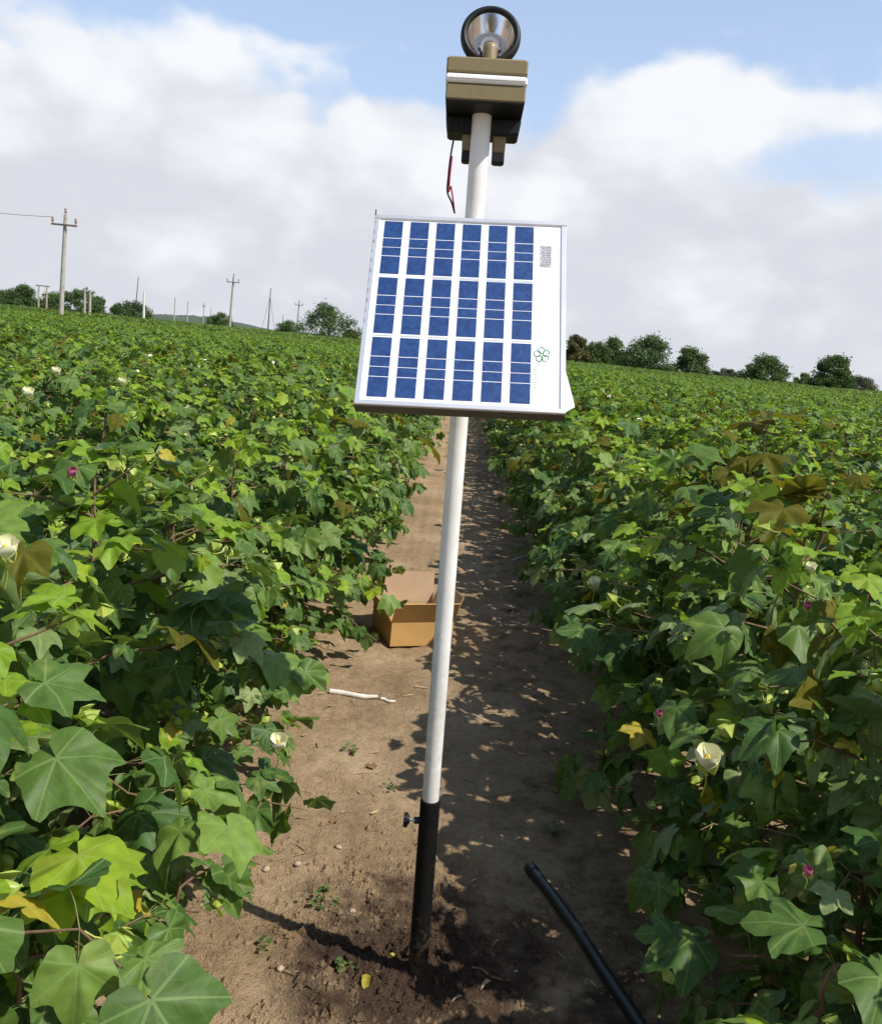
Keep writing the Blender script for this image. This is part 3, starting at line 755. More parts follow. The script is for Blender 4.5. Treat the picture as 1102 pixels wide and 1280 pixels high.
# ------------------------------------------------------------------ solar light trap
M_WHITE = mat('white_pvc', (0.74, 0.74, 0.72), 0.38, (0.60, 0.59, 0.55), 5, bump=0.05, bscale=90)
M_BLACK = mat('black_plastic', (0.006, 0.006, 0.0065), 0.5, (0.01, 0.01, 0.0105), 30, spec=0.3)
M_BLACKM = mat('black_matt', (0.004, 0.004, 0.004), 0.7, (0.007, 0.0065, 0.006), 40, spec=0.15)
M_KHAKI = mat('khaki_plastic', (0.20, 0.158, 0.072), 0.5, (0.178, 0.14, 0.062), 60, bump=0.08, bscale=300)
M_FRAME = mat('anodised_frame', (0.80, 0.80, 0.80), 0.38, (0.74, 0.74, 0.75), 12, metallic=0.75)
M_FRAMEU = mat('frame_aluminium', (0.55, 0.54, 0.51), 0.5, metallic=0.3)
M_SHEET = mat('white_backsheet', (0.82, 0.83, 0.85), 0.35, (0.78, 0.79, 0.82), 8)
M_RIBBON = mat('silver_ribbon', (0.62, 0.64, 0.68), 0.4, metallic=0.4)
M_INK = mat('grey_print', (0.20, 0.20, 0.21), 0.6)
M_GREEN = mat('green_print', (0.10, 0.30, 0.13), 0.6)
M_GREENL = mat('pale_green_print', (0.50, 0.66, 0.52), 0.6)
M_STEEL = mat('steel', (0.5, 0.5, 0.5), 0.3, metallic=1.0)
M_MIRROR = mat('reflector', (0.86, 0.87, 0.88), 0.13, metallic=1.0)
M_WPLASTIC = mat('white_plastic', (0.8, 0.8, 0.8), 0.4)
M_RED = mat('red_wire', (0.30, 0.01, 0.03), 0.45)
def cell_material():
    m = bpy.data.materials.new('solar_cell'); m.use_nodes = True
    nt = m.node_tree; N = nt.nodes.new; L = nt.links.new; b = nt.nodes['Principled BSDF']
    tc = N('ShaderNodeTexCoord'); oi = N('ShaderNodeObjectInfo')
    ad = N('ShaderNodeVectorMath'); ad.operation = 'ADD'; L(tc.outputs['Object'], ad.inputs[0]); L(oi.outputs['Random'], ad.inputs[1])
    v = N('ShaderNodeTexVoronoi'); v.inputs['Scale'].default_value = 130; L(ad.outputs[0], v.inputs['Vector'])
    r = N('ShaderNodeValToRGB'); r.color_ramp.elements[0].color = (0.004, 0.028, 0.125, 1); r.color_ramp.elements[1].color = (0.011, 0.055, 0.20, 1)
    sp = N('ShaderNodeSeparateColor'); L(v.outputs['Color'], sp.inputs[0]); L(sp.outputs[0], r.inputs[0])
    wv = N('ShaderNodeTexWave'); wv.bands_direction = 'X'; wv.inputs['Scale'].default_value = 70; L(tc.outputs['Object'], wv.inputs['Vector'])
    mr = N('ShaderNodeMapRange'); L(wv.outputs['Fac'], mr.inputs[0]); mr.inputs[1].default_value = 0.9; mr.inputs[2].default_value = 1.0; mr.inputs[3].default_value = 0; mr.inputs[4].default_value = 0.22
    x = N('ShaderNodeMix'); x.data_type = 'RGBA'; L(mr.outputs[0], x.inputs[0]); L(r.outputs[0], x.inputs[6]); x.inputs[7].default_value = (0.12, 0.17, 0.3, 1)
    L(x.outputs[2], b.inputs['Base Color']); b.inputs['Roughness'].default_value = 0.4
    return m
M_CELL = cell_material()
def pane_material(name, gloss):
    m = bpy.data.materials.new(name); m.use_nodes = True
    nt = m.node_tree; N = nt.nodes.new; L = nt.links.new; out = nt.nodes['Material Output']
    nt.nodes.remove(nt.nodes['Principled BSDF'])
    t = N('ShaderNodeBsdfTransparent'); g = N('ShaderNodeBsdfGlossy'); g.inputs['Roughness'].default_value = 0.08
    fr = N('ShaderNodeFresnel'); 
    ge = N('ShaderNodeNewGeometry'); io = N('ShaderNodeMix'); L(ge.outputs['Backfacing'], io.inputs[0]); io.inputs[2].default_value = gloss; io.inputs[3].default_value = 1 / gloss
    L(io.outputs[0], fr.inputs[0])
    ms = N('ShaderNodeMixShader'); L(fr.outputs[0], ms.inputs[0]); L(t.outputs[0], ms.inputs[1]); L(g.outputs[0], ms.inputs[2]); L(ms.outputs[0], out.inputs[0])
    return m
M_PANE = pane_material('clear_glass', 1.45)

def grime(m, lo, hi, col, amount):
    """splashed mud between two heights (object z) plus faint smudges"""
    nt = m.node_tree; N = nt.nodes.new; L = nt.links.new; b = nt.nodes['Principled BSDF']
    src = b.inputs['Base Color'].links[0].from_socket
    tc = N('ShaderNodeTexCoord'); sp = N('ShaderNodeSeparateXYZ'); L(tc.outputs['Object'], sp.inputs[0])
    g = N('ShaderNodeMapRange'); L(sp.outputs[2], g.inputs[0]); g.inputs[1].default_value = hi; g.inputs[2].default_value = lo; g.inputs[3].default_value = 0; g.inputs[4].default_value = 0.30
    n = N('ShaderNodeTexNoise'); n.inputs['Scale'].default_value = 55; n.inputs['Detail'].default_value = 7; n.inputs['Roughness'].default_value = .7; L(tc.outputs['Object'], n.inputs['Vector'])
    a = N('ShaderNodeMath'); a.operation = 'ADD'; L(n.outputs['Fac'], a.inputs[0]); L(g.outputs[0], a.inputs[1])
    r = N('ShaderNodeMapRange'); L(a.outputs[0], r.inputs[0]); r.inputs[1].default_value = 0.62; r.inputs[2].default_value = 0.76; r.inputs[3].default_value = 0; r.inputs[4].default_value = amount
    x = N('ShaderNodeMix'); x.data_type = 'RGBA'; L(r.outputs[0], x.inputs[0]); L(src, x.inputs[6]); x.inputs[7].default_value = (*col, 1)
    L(x.outputs[2], b.inputs['Base Color'])
grime(M_WHITE, 0.40, 1.1, (0.33, 0.25, 0.16), 0.22)
grime(M_BLACKM, 0.0, 0.22, (0.13, 0.09, 0.06), 0.4)
PB = Vector((0.0430, 1.8865, 0)); PT = Vector((-0.0085, 1.8865, 1.975))      # pole axis
def pole_at(z): return PB.lerp(PT, z / 1.975)
trap = tag(empty('solar_light_trap', PB), 'pole-mounted solar light trap with blue solar panel and round lamp, standing on the path', 'light trap')
LT = Matrix.Translation(-PB)
b = MB(); b.tube([pole_at(0.46) - PB, pole_at(1.2) - PB, pole_at(1.979) - PB], 0.0195, 28); b.build('pole', M_WHITE, trap)
b = MB(); b.tube([pole_at(-0.15) - PB, pole_at(0.0) - PB, pole_at(0.3) - PB, pole_at(0.466) - PB], [0.0235, 0.0235, 0.0232, 0.0232], 28)
b.tube([pole_at(0.4655) - PB, pole_at(0.469) - PB], [0.0232, 0.0215], 28)
slv = b.build('ground_sleeve', M_BLACKM, trap)
# locking knob
kc = pole_at(0.415) - PB
b = MB(); b.tube([kc + Vector((-0.020, -0.004, 0)), kc + Vector((-0.034, -0.006, 0))], 0.008, 12); kb = b.build('locking_knob', M_BLACK, slv)
b = MB(); b.tube([kc + Vector((-0.030, -0.005, 0)), kc + Vector((-0.050, -0.007, 0.001))], 0.0035, 8); b.build('locking_screw', M_STEEL, slv)
b = MB(); b.tube([kc + Vector((-0.045, -0.007, 0.001)), kc + Vector((-0.058, -0.008, 0.001))], [0.010, 0.012], 14)
for k in range(3):
    a = k * 2.094 + 0.5; b.tube([kc + Vector((-0.052, -0.008, 0)), kc + Vector((-0.054, -0.008 + 0.017 * math.cos(a), 0.017 * math.sin(a)))], [0.007, 0.005], 8)
b.build('wing_knob', M_BLACK, slv)

# panel
w_, h_ = 0.379, 0.4343
PM = Matrix.Translation(Vector((-0.0026, 1.70, 1.5751)) - PB) @ (Matrix.Rotation(R(-2.843), 4, 'Z') @ Matrix.Rotation(R(-33.77), 4, 'X') @ Matrix.Rotation(R(-3.583), 4, 'Y'))
# local panel axes: x right, z up, -y towards the viewer; front of the frame at y = 0
fr = MB(); fw, fd = 0.010, 0.027
fr.box((0, fd / 2, h_ / 2 - fw / 2), (w_, fd, fw), bev=0.0012); fr.box((0, fd / 2, -h_ / 2 + fw / 2), (w_, fd, fw), bev=0.0012)
for s in (-1, 1): fr.box((s * (w_ / 2 - fw / 2 - 0.0002), fd / 2 + 0.0006, 0), (fw, fd - 0.0012, h_ - 2 * fw + 0.001), bev=0.0012)
frame = fr.build('panel_frame', M_FRAME, trap, PM)
b = MB(); b.box((0, fd / 2 + 0.0012, -h_ / 2 - 0.0006), (w_ * 0.998, fd - 0.002, 0.002)); b.build('bottom_strip', mat('dark_strip', (0.085, 0.075, 0.066), 0.6, (0.12, 0.105, 0.09), 14), trap, PM)  # thin dark brown strip over the bottom face of the frame
b = MB(); b.box((0, 0.0065, 0), (w_ - 2 * fw, 0.005, h_ - 2 * fw)); sheet = b.build('backsheet', M_SHEET, trap, PM)
b = MB(); b.add([(-w_ / 2 + fw, 0.0022, -h_ / 2 + fw), (w_ / 2 - fw, 0.0022, -h_ / 2 + fw), (w_ / 2 - fw, 0.0022, h_ / 2 - fw), (-w_ / 2 + fw, 0.0022, h_ / 2 - fw)], [(0, 1, 2, 3)])
b.build('glass_pane', M_PANE, trap, PM)
cw = 0.0965 * w_; gh = 0.299 * h_; hh = gh / 2 - 0.0019
bc = MB(); bc.box((0, 0, 0), (cw, 0.0006, hh)); CELL = bc.mesh('solar_cell', [M_CELL])
bb = MB(); bb.box((0, 0, 0), (cw, 0.0005, 0.0012)); BUS = bb.mesh('busbar', [M_SHEET])
for c in range(6):
    cx = (-0.5 + 0.054 + 0.1362 * c + 0.0965 / 2) * w_
    for g in range(3):
        zt = (0.5 - 0.030 - g * 0.3155) * h_
        for k in range(2):
            cz = zt - gh * (0.25 + 0.5 * k)
            o = link('solar_cell', CELL, trap, PM @ Matrix.Translation((cx, 0.0037, cz)))
            link('busbar', BUS, o, Matrix.Translation((0, -0.0003, (-1 if k == 0 else 1) * hh * 0.17)))
        if (g == 0 and c > 1) or g == 1:
            r_ = MB(); r_.box((0, 0, 0), (cw, 0.0005, 0.0042 if g == 0 else 0.0022)); r_.build('ribbon', M_RIBBON, trap, PM @ Matrix.Translation((cx, 0.0037, zt - gh - 0.0037)))
for c in range(5):            # tabbing wires between columns
    cx = (-0.5 + 0.054 + 0.1362 * c + 0.0965 + 0.02) * w_
    for g in range(3):
        t_ = MB(); t_.box((0, 0, 0), (0.0397 * w_, 0.0004, 0.0007)); t_.build('tab_wire', M_RIBBON, trap, PM @ Matrix.Translation((cx, 0.0037, (0.5 - 0.030 - g * 0.3155) * h_ - gh * 0.33)))
# print on the sheet: grey rating label and green plant emblem
def flat(b, x0, x1, z0, z1, mat_=0, y=0.0036): b.add([(x0, y, z0), (x1, y, z0), (x1, y, z1), (x0, y, z1)], [(0, 1, 2, 3)], mat_)
rl = MB(); rs = random.Random(3)
ux = lambda u: (u - 0.5) * w_
vz = lambda v: (0.5 - v) * h_
flat(rl, ux(0.865), ux(0.925), vz(0.255), vz(0.135), 0)
for i in range(12):
    z0 = vz(0.138 + 0.0096 * i); x0 = 0.868 + rs.uniform(0, .01)
    while x0 < 0.916:
        x1 = min(0.922, x0 + rs.uniform(0.004, 0.02)); flat(rl, ux(x0), ux(x1), z0 - 0.0028, z0 - 0.0006 + rs.uniform(-.0004, .0004), 1, 0.0033); x0 = x1 + rs.uniform(.002, .006)
rl.build('rating_label', [mat('label_grey', (0.48, 0.48, 0.50), 0.5), M_INK], trap, PM)
em = MB()
ec = Vector((ux(0.885), 0.0033, vz(0.715)))
for k in range(5):
    a = k * 1.257 + 0.4; c0 = ec + Vector((0.0085 * math.cos(a), 0, 0.0095 * math.sin(a)))
    ring = [c0 + Vector((0.0062 * math.cos(q * 0.5236), 0, 0.0066 * math.sin(q * 0.5236))) for q in range(13)]
    em.tube(ring, 0.0006, 4, 0, False)
em.tube([ec + Vector((0, 0, -0.006)), ec + Vector((-0.004, 0, -0.016)), ec + Vector((-0.008, 0, -0.022))], 0.0006, 4)
for i in range(9):
    z = vz(0.77 + 0.0125 * i); flat(em, ux(0.848), ux(0.848 + rs.uniform(.014, .024)), z - 0.0034, z - 0.001, 1, 0.0033)
em.build('emblem_print', [M_GREEN, M_GREENL], trap, PM)
mk = MB()
for i in range(11):
    z = vz(0.04 + 0.054 * i); flat(mk, -w_ / 2 + 0.0012, -w_ / 2 + 0.0028 + 0.0008 * (i % 3), z - 0.006 - 0.002 * (i % 2), z, 0, -0.0006)
mk.build('frame_marks', M_INK, trap, PM)
# frame back: junction box, bracket to the pole, clear sheet hanging off the lower right corner
b = MB(); b.box((0.02, fd + 0.011, 0.10), (0.10, 0.022, 0.07), bev=0.003); b.build('junction_box', M_BLACK, trap, PM)
b = MB()
pc = pole_at(1.58) - PB
inv = PM.inverted(); q = inv @ (pole_at(1.60) - PB)
b.box((q.x, (fd + q.y) / 2, 0.02), (0.035, q.y - fd, 0.05), bev=0.002)
b.build('panel_bracket', M_STEEL, trap, PM)
b = MB(); b.tube([pole_at(1.575) - PB, pole_at(1.625) - PB], 0.024, 20); b.build('pole_clamp', M_STEEL, trap)
b = MB(); x0 = w_ / 2 - 0.004
P0 = [(x0, 0.012, -0.10), (x0 + 0.020, 0.030, -0.165), (x0 + 0.024, 0.030, -0.185), (x0 + 0.005, 0.016, -0.205)]
b.add([Vector(p) for p in P0] + [Vector(p) + Vector((-0.002, 0.002, 0)) for p in P0], [(0, 1, 2, 3), (7, 6, 5, 4), (0, 4, 5, 1), (1, 5, 6, 2), (2, 6, 7, 3), (3, 7, 4, 0)])
b.build('plastic_flap', mat('milky_plastic', (0.66, 0.68, 0.68), 0.35, (0.55, 0.58, 0.58), 40), trap, PM)
b = MB(); b.tube([(-w_ / 2 + 0.001, -0.001, h_ / 2 - 0.004), (-w_ / 2, 0.004, h_ / 2 + 0.014)], 0.0012, 6); b.build('wire_end', M_BLACK, trap, PM)

# lamp head: khaki battery box with black tray, lamp on top
Yf = 1.815
c_tl, c_tr, c_bl, c_br = on_y(558, 67, Yf), on_y(660, 73, Yf), on_y(557, 123, Yf), on_y(657, 129, Yf)
bw = (c_tr - c_tl).length; bh = ((c_tl - c_bl).length + (c_tr - c_br).length) / 2
cen = (c_tl + c_tr + c_bl + c_br) / 4
tiltY = math.atan2((c_tl - c_tr).z, (c_tr - c_tl).x)
HM = Matrix.Translation(cen - PB) @ Matrix.Rotation(tiltY, 4, 'Y') @ Matrix.Rotation(R(-5), 4, 'X')     # origin: centre of the front face
bd = 0.14
b = MB(); b.box((0, bd / 2, bh * 0.31), (bw, bd, bh * 0.38), bev=0.004); b.box((0, bd / 2, -bh * 0.31), (bw * 0.985, bd * 0.985, bh * 0.38), bev=0.003)
case = b.build('battery_case', M_KHAKI, trap, HM)
b = MB(); b.box((0, bd / 2 - 0.0006, 0), (bw * 1.004, bd * 1.004, bh * 0.20), bev=0.003)
b.box((0, -0.0022, 0.0), (bw * 0.97, 0.003, 0.0035)); b.build('white_band', M_WPLASTIC, case)
b = MB(); th = 0.032
b.box((0, bd / 2 + 0.001, -bh / 2 - 0.001), (bw * 0.975, bd * 0.97, 0.006), bev=0.002)  # black plate over the case bottom: shade on the khaki underside put in as colour
b.box((0, 0.108, -bh / 2 - th / 2 - 0.004), (bw * 0.93, 0.06, th), bev=0.004, taper=(1.05, 1.0))
for i in range(4): b.box((-bw * 0.42 + 0.011 * i, 0.077, -bh / 2 - th / 2 - .004), (0.004, 0.006, th * 0.9))
b.build('tray_and_shade_plate', M_BLACK, trap, HM)
for s in (-1, 1):             # gripping legs either side of the pole
    lx = 0.0345 if s > 0 else -0.0275
    b = MB(); b.box((lx, 0.105, -bh / 2 - 0.034), (0.026, 0.026, 0.066), bev=0.003, taper=(1.15, 1.1)); lg = b.build('clip_leg', M_KHAKI, trap, HM)
    b = MB(); b.box((lx, 0.105, -bh / 2 - 0.0775), (0.0255, 0.0255, 0.021), bev=0.003); b.build('rubber_foot', M_BLACK, lg)
# lamp: reflector opening towards the viewer
lc = on_y(613, 46, Yf + 0.05); lr = 0.0585
LM = Matrix.Translation(lc - PB) @ Matrix.Rotation(R(90 - 14), 4, 'X')          # local z -> towards the viewer and down a touch
b = MB(); b.lathe([(lr * 0.78, 0.006), (lr * 0.82, 0.012), (lr * 0.93, 0.014), (lr, 0.008), (lr * 1.01, -0.004), (lr * 0.96, -0.014), (lr * 0.72, -0.04), (lr * 0.40, -0.066), (0.0005, -0.068)], 48); rim = b.build('lamp_housing', M_BLACK, trap, LM)
b = MB(); b.lathe([(lr * 0.80, 0.0065), (lr * 0.72, -0.006), (lr * 0.58, -0.0205), (lr * 0.42, -0.0335), (lr * 0.20, -0.046)], 40); b.build('reflector', M_MIRROR, rim)
b = MB(); b.lathe([(lr * 0.30, -0.036), (lr * 0.32, -0.027), (lr * 0.25, -0.025), (lr * 0.21, -0.032)], 28); b.build('bulb_ring', M_WPLASTIC, rim)
b = MB(); b.lathe([(lr * 0.22, -0.034), (0.0004, -0.03)], 20); b.build('bulb', M_STEEL, rim)
b = MB(); b.lathe([(0.0003, 0.0066), (lr * 0.785, 0.0066)], 40); b.build('lens', M_PANE, rim)
pp = HM.inverted() @ (on_y(612, 66, Yf + 0.028) - PB)
b = MB(); b.lathe([(0.0145, -0.022), (0.0145, 0.012), (0.013, 0.019), (0.009, 0.0225), (0.0003, 0.024)], 20); b.build('khaki_post', M_KHAKI, trap, HM @ Matrix.Translation((pp.x, 0.028, bh / 2 + 0.014)))  # short khaki post in front of the reflector
pp = HM.inverted() @ (on_y(646, 66, Yf + 0.10) - PB)
b = MB(); b.tube([(pp.x - .004, 0.10, bh / 2 - .01), (pp.x - .002, 0.10, bh / 2 + 0.012), (pp.x - .008, 0.10, bh / 2 + 0.028)], [0.011, 0.010, 0.006], 12); b.build('handle', M_KHAKI, trap, HM)
b = MB(); b.box((0, 0.075, bh / 2 + 0.004), (0.05, 0.05, 0.012), bev=0.002); b.build('lamp_mount', M_BLACK, trap, HM)
# cable from the tray to the panel, red over black
def smooth_path(P, n=5):
    out = []
    for i in range(len(P) - 1):
        a, b_, c, d = P[max(i - 1, 0)], P[i], P[i + 1], P[min(i + 2, len(P) - 1)]
        for k in range(n):
            t = k / n; out.append(0.5 * (2 * b_ + (c - a) * t + (2 * a - 5 * b_ + 4 * c - d) * t * t + (3 * b_ - a - 3 * c + d) * t ** 3))
    return out + [P[-1]]
cab = [on_y(568, 168, 1.85), on_y(563, 195, 1.84), on_y(560, 222, 1.835), on_y(559, 240, 1.835), on_y(564, 252, 1.835), on_y(568, 266, 1.86)]
b = MB(); b.tube(smooth_path([p - PB for p in cab]), 0.0019, 7); b.build('black_cable', M_BLACK, trap)
b = MB(); b.tube(smooth_path([p - PB + Vector((0.003, -0.002, 0)) for p in cab[1:4]]), 0.0017, 7); b.tube([cab[3] - PB + Vector((.003, -.002, 0)), cab[3] - PB + Vector((0.006, -.002, .012)), cab[4] - PB + Vector((0.004, 0, 0)), cab[5] - PB], 0.0016, 6); b.build('red_cable', M_RED, trap)

# ------------------------------------------------------------------ carton on the path
M_CARD = mat('cardboard_outside', (0.50, 0.29, 0.095), 0.8, (0.43, 0.245, 0.078), 6, bump=0.1, bscale=90, contrast=(0.4, 0.6))
M_CARDI = mat('cardboard_inside', (0.46, 0.32, 0.20), 0.85, (0.40, 0.275, 0.17), 7)
cb0 = on_z(487, 808, 0.005); cb1 = on_z(564, 806, 0.005)
cw_ = (cb1 - cb0).length; chh, cdp, th_ = 0.125, 0.34, 0.005
carton = tag(empty('carton', ((cb0 + cb1) / 2).to_tuple(), (0, 0, math.atan2(cb1.y - cb0.y, cb1.x - cb0.x))), 'open brown cardboard carton with raised flaps on the path behind the pole', 'carton')
def panel(name, M, sx, sz, m=None):
    b = MB(); b.box((0, 0, sz / 2), (sx, th_, sz), mat=0)
    me = b.mesh(name, [M_CARD, M_CARDI])
    for p in me.polygons:
        if p.normal.y > 0.5: p.material_index = 1
    o = link(name, me, carton, M); return o
T = Matrix.Translation; RX = lambda a: Matrix.Rotation(R(a), 4, 'X'); RZ = lambda a: Matrix.Rotation(R(a), 4, 'Z')
F_ = T((0, 0, 0)); panel('wall', F_, cw_, chh)
B_ = T((0, cdp, 0)) @ RZ(180); panel('wall', B_, cw_, chh)
L_ = T((-cw_ / 2 + th_ / 2, cdp / 2, 0)) @ RZ(-90); panel('wall', L_, cdp - th_ * 1.02, chh)
R_ = T((cw_ / 2 - th_ / 2, cdp / 2, 0)) @ RZ(90); panel('wall', R_, cdp - th_ * 1.02, chh)
b = MB(); b.box((0, cdp / 2, 0.003), (cw_ - 2 * th_ - .002, cdp - 2 * th_, 0.004)); b.build('bottom', M_CARDI, carton)
panel('flap', F_ @ T((0, -0.001, chh + 0.001)) @ RX(27), cw_ + 0.004, 0.125)
panel('flap', B_ @ T((0, -0.001, chh + 0.001)) @ RX(4), cw_ + 0.004, 0.165)
panel('flap', L_ @ T((0, -0.001, chh + 0.001)) @ RX(32), cdp - 0.012, 0.135)
panel('flap', R_ @ T((0, -0.001, chh + 0.001)) @ RX(20), cdp - 0.012, 0.135)

# ------------------------------------------------------------------ irrigation hose, stones, litter, weeds
hp = [on_z(663, 1078, .018), on_z(688, 1112, .018), on_z(720, 1160, .018), on_z(755, 1212, .018), on_z(800, 1283, .018)]
hp += [hp[-1] + (hp[-1] - hp[-2]) * k for k in (0.8, 1.8, 3.2)]
hp = [Vector((p.x, p.y, gz(p.x, p.y) + 0.013)) for p in hp]
b = MB(); b.tube(hp, 0.0165, 18, cap=False); b.tube([hp[0] + (hp[1] - hp[0]) * 0.002, hp[1], hp[2]], 0.013, 14, cap=False)
b.tube([hp[0] - (hp[1] - hp[0]).normalized() * 0.001, hp[0] + (hp[1] - hp[0]).normalized() * 0.03], 0.0185, 18, cap=False)
n_ = len(b.v); d_ = (hp[1] - hp[0]).normalized()
tag(b.build('irrigation_hose', mat('hose_black', (0.012, 0.012, 0.013), 0.32, (0.02, 0.019, 0.018), 25)), 'black plastic irrigation hose lying on the path right of the pole', 'hose')

M_STONE = mat('stone', (0.30, 0.22, 0.15), 0.85, (0.42, 0.33, 0.24), 40, bump=0.5, bscale=80)
def rock(seed, r, n=7):
    rs = random.Random(seed); P = []; F = []; lat = 5
    for i in range(lat + 1):
        th = math.pi * i / lat
        for k in range(n):
            a = 2 * math.pi * k / n; q = r * rs.uniform(0.78, 1.15)
            P.append((q * math.sin(th) * math.cos(a) * 1.2, q * math.sin(th) * math.sin(a), q * math.cos(th) * 0.7))
    for i in range(lat):
        for k in range(n):
            j = (k + 1) % n; F.append((i * n + k, (i + 1) * n + k, (i + 1) * n + j, i * n + j))
    return P, F
stones = [(198, 1262, .013, 'pale stone in the lower left corner of the path by the plants'), (333, 1082, .012, 'tan stone on the sunlit soil left of the pole'), (423, 1057, .010, 'small reddish stone on the soil just left of the black sleeve'),
          (372, 1079, .010, 'small stone beside the tan stone near the left plants'), (440, 1138, .009, 'little pale clod at the edge of the dark dug soil'), (350, 1210, .010, 'flat stone on the bright soil near the bottom'),
          (640, 770, .02, 'stone in the shade right of the carton'), (238, 1225, .009, 'small grey stone beside the left plants at the bottom'), (625, 775, .017, 'clod next to the stone right of the carton')]
for i, (x, y, r_, lab) in enumerate(stones):
    p = on_z(x, y, 0.01); P, F = rock(i, r_); b = MB(); b.add(P, F, 0, True)
    tag(b.build('stone', M_STONE, None, Matrix.Translation((p.x, p.y, gz(p.x, p.y) + r_ * 0.3)) @ Matrix.Rotation(i * 1.3, 4, 'Z')), lab, 'stone', 'stones on the path')
# crumbs of earth
b = MB(); rs = random.Random(5)
for i in range(4200):
    if i < 2300: x, y = rs.gauss(-0.02, 0.24), rs.gauss(1.97, 0.24); r_ = abs(rs.gauss(0.004, 0.004)) + 0.0018
    else: x, y = rs.uniform(-0.6, 0.85), 1.3 + 5 * rs.random() ** 1.6; r_ = abs(rs.gauss(0.002, 0.0022)) + 0.0012
    if (x - 0.043) ** 2 + (y - 1.886) ** 2 < 0.0009: continue
    z = gz(x, y); a = rs.uniform(0, 6.28); q = [rs.uniform(.7, 1.3) * r_ for _ in range(5)]
    b.add([(x + q[0] * math.cos(a), y + q[0] * math.sin(a), z), (x - q[1] * math.sin(a), y + q[1] * math.cos(a), z), (x - q[2] * math.cos(a), y - q[2] * math.sin(a), z), (x + q[3] * math.sin(a), y - q[3] * math.cos(a), z), (x, y, z + q[4]), (x, y, z - q[4] * .5)],
          [(0, 1, 4), (1, 2, 4), (2, 3, 4), (3, 0, 4), (1, 0, 5), (2, 1, 5), (3, 2, 5), (0, 3, 5)], 0)
o = b.build('soil_crumbs', M_SOIL); o['kind'] = 'stuff'
vv = np.array(b.v); mo = np.exp(-(((vv[:, 0] - 0.05) / 0.36) ** 2 + ((vv[:, 1] - 1.93) / 0.34) ** 2) * 0.8) * 0.8
a_ = o.data.attributes.new('moist_shade', 'FLOAT', 'POINT'); a_.data.foreach_set('value', mo.astype(np.float32))
# fallen leaves
M_DRY = leaf_material('leaf_dry', (0.16, 0.085, 0.035), (0.30, 0.19, 0.09), (0.3, 0.2, 0.1), (0.24, 0.16, 0.09), 0.1, 0.8)
DRY = [leaf_mesh('dry_leaf', 200 + i, 0.03, M_DRY) for i in range(3)]
def oval_leaf(seed):
    rs = random.Random(seed); V = [(0, 0, 0.012)]; n = 14
    for q in (0.55, 1):
        for k in range(n):
            a = 2 * math.pi * k / n; r = q * (1 - 0.12 * math.cos(a * 2)) * rs.uniform(.93, 1.05)
            V.append((0.012 * r * math.cos(a), 0.020 * r * math.sin(a) * (1 + .1 * math.sin(a)), 0.012 + 0.006 * q * q * math.cos(2 * a) + 0.002 * rs.random()))
    F = [(0, 1 + k, 1 + (k + 1) % n) for k in range(n)] + [(1 + k, 1 + n + k, 1 + n + (k + 1) % n, 1 + (k + 1) % n) for k in range(n)]
    me = bpy.data.meshes.new('fallen_leaf'); me.from_pydata(V, [], F); me.materials.append(M_YELLOW)
    u = me.uv_layers.new(name='UVMap'); u.data.foreach_set('uv', [c for l in me.loops for c in (0.5 + V[l.vertex_index][0] * 20, 0.5 + V[l.vertex_index][1] * 20)])
    me.polygons.foreach_set('use_smooth', [True] * len(F)); me.update(); return me
YEL = [oval_leaf(1), oval_leaf(2)]
for i, (x, y, ys, s, lab) in enumerate(((457, 1230, 1, 1.0, 'yellow fallen leaf on the soil left of the pole foot'), (490, 1196, 1, .7, 'smaller yellow fallen leaf close beside the pole foot'), (383, 1150, 0, 1.0, 'brown dry leaf on the soil at the shadow line'),
                           (365, 1178, 0, .9, 'curled dry leaf on the bright soil left of the pole'), (640, 760, 0, 1.8, 'dry leaf beside the stones right of the carton'), (735, 960, 0, 1.2, 'dry leaf under the plants on the path\'s right edge'),
                           (612, 905, 0, 1.0, 'dry leaf in the shade right of the white pole'), (420, 1022, 0, .8, 'tiny dry leaf on sunlit soil left of the knob'), (690, 985, 0, 1.0, 'dry leaf on the shaded soil beyond the hose end'), (470, 960, 0, 1.1, 'pale dry leaf near the small weed'))):
    p = on_z(x, y, 0.01); me = (YEL if ys else DRY)[i % 2]
    M = Matrix.Translation((p.x, p.y, gz(p.x, p.y) - 0.008 * s)) @ Matrix.Rotation(i * 2.2, 4, 'Z') @ Matrix.Rotation(R(8 - 5 * (i % 4)), 4, 'X') @ Matrix.Scale(s, 4)
    tag(link('fallen_leaf', me, None, M), lab, 'fallen leaf', 'fallen leaves on the path')
# pale dry stalk by the left plants, twigs
M_PALE = mat('dry_stalk', (0.52, 0.46, 0.38), 0.8, (0.62, 0.57, 0.50), 50)
def stick(x0, y0, x1, y1, r_, m_, lab, name='dry_stalk'):
    p, q = on_z(x0, y0, .015), on_z(x1, y1, .015)
    b = MB(); pts = [p.lerp(q, k / 4) + Vector((0, 0.008 * math.sin(k * 2), 0)) for k in range(5)]
    b.tube([Vector((v.x, v.y, gz(v.x, v.y) + r_ * 0.8)) for v in pts], [r_, r_ * 1.1, r_ * .95, r_, r_ * .6], 8)
    tag(b.build(name, m_), lab, 'dry stalk', 'dry stalks on the path')
stick(412, 863, 472, 870, .012, M_PALE, 'pale dry stalk lying on the soil below the carton')
stick(476, 871, 494, 875, .007, M_PALE, 'short pale stalk piece beside the longer dry stalk')
stick(338, 1205, 372, 1211, .004, M_STEM, 'thin brown twig on bright soil near the bottom')
stick(640, 700, 668, 692, .008, M_PALE, 'pale stalk under the plants right of the carton')
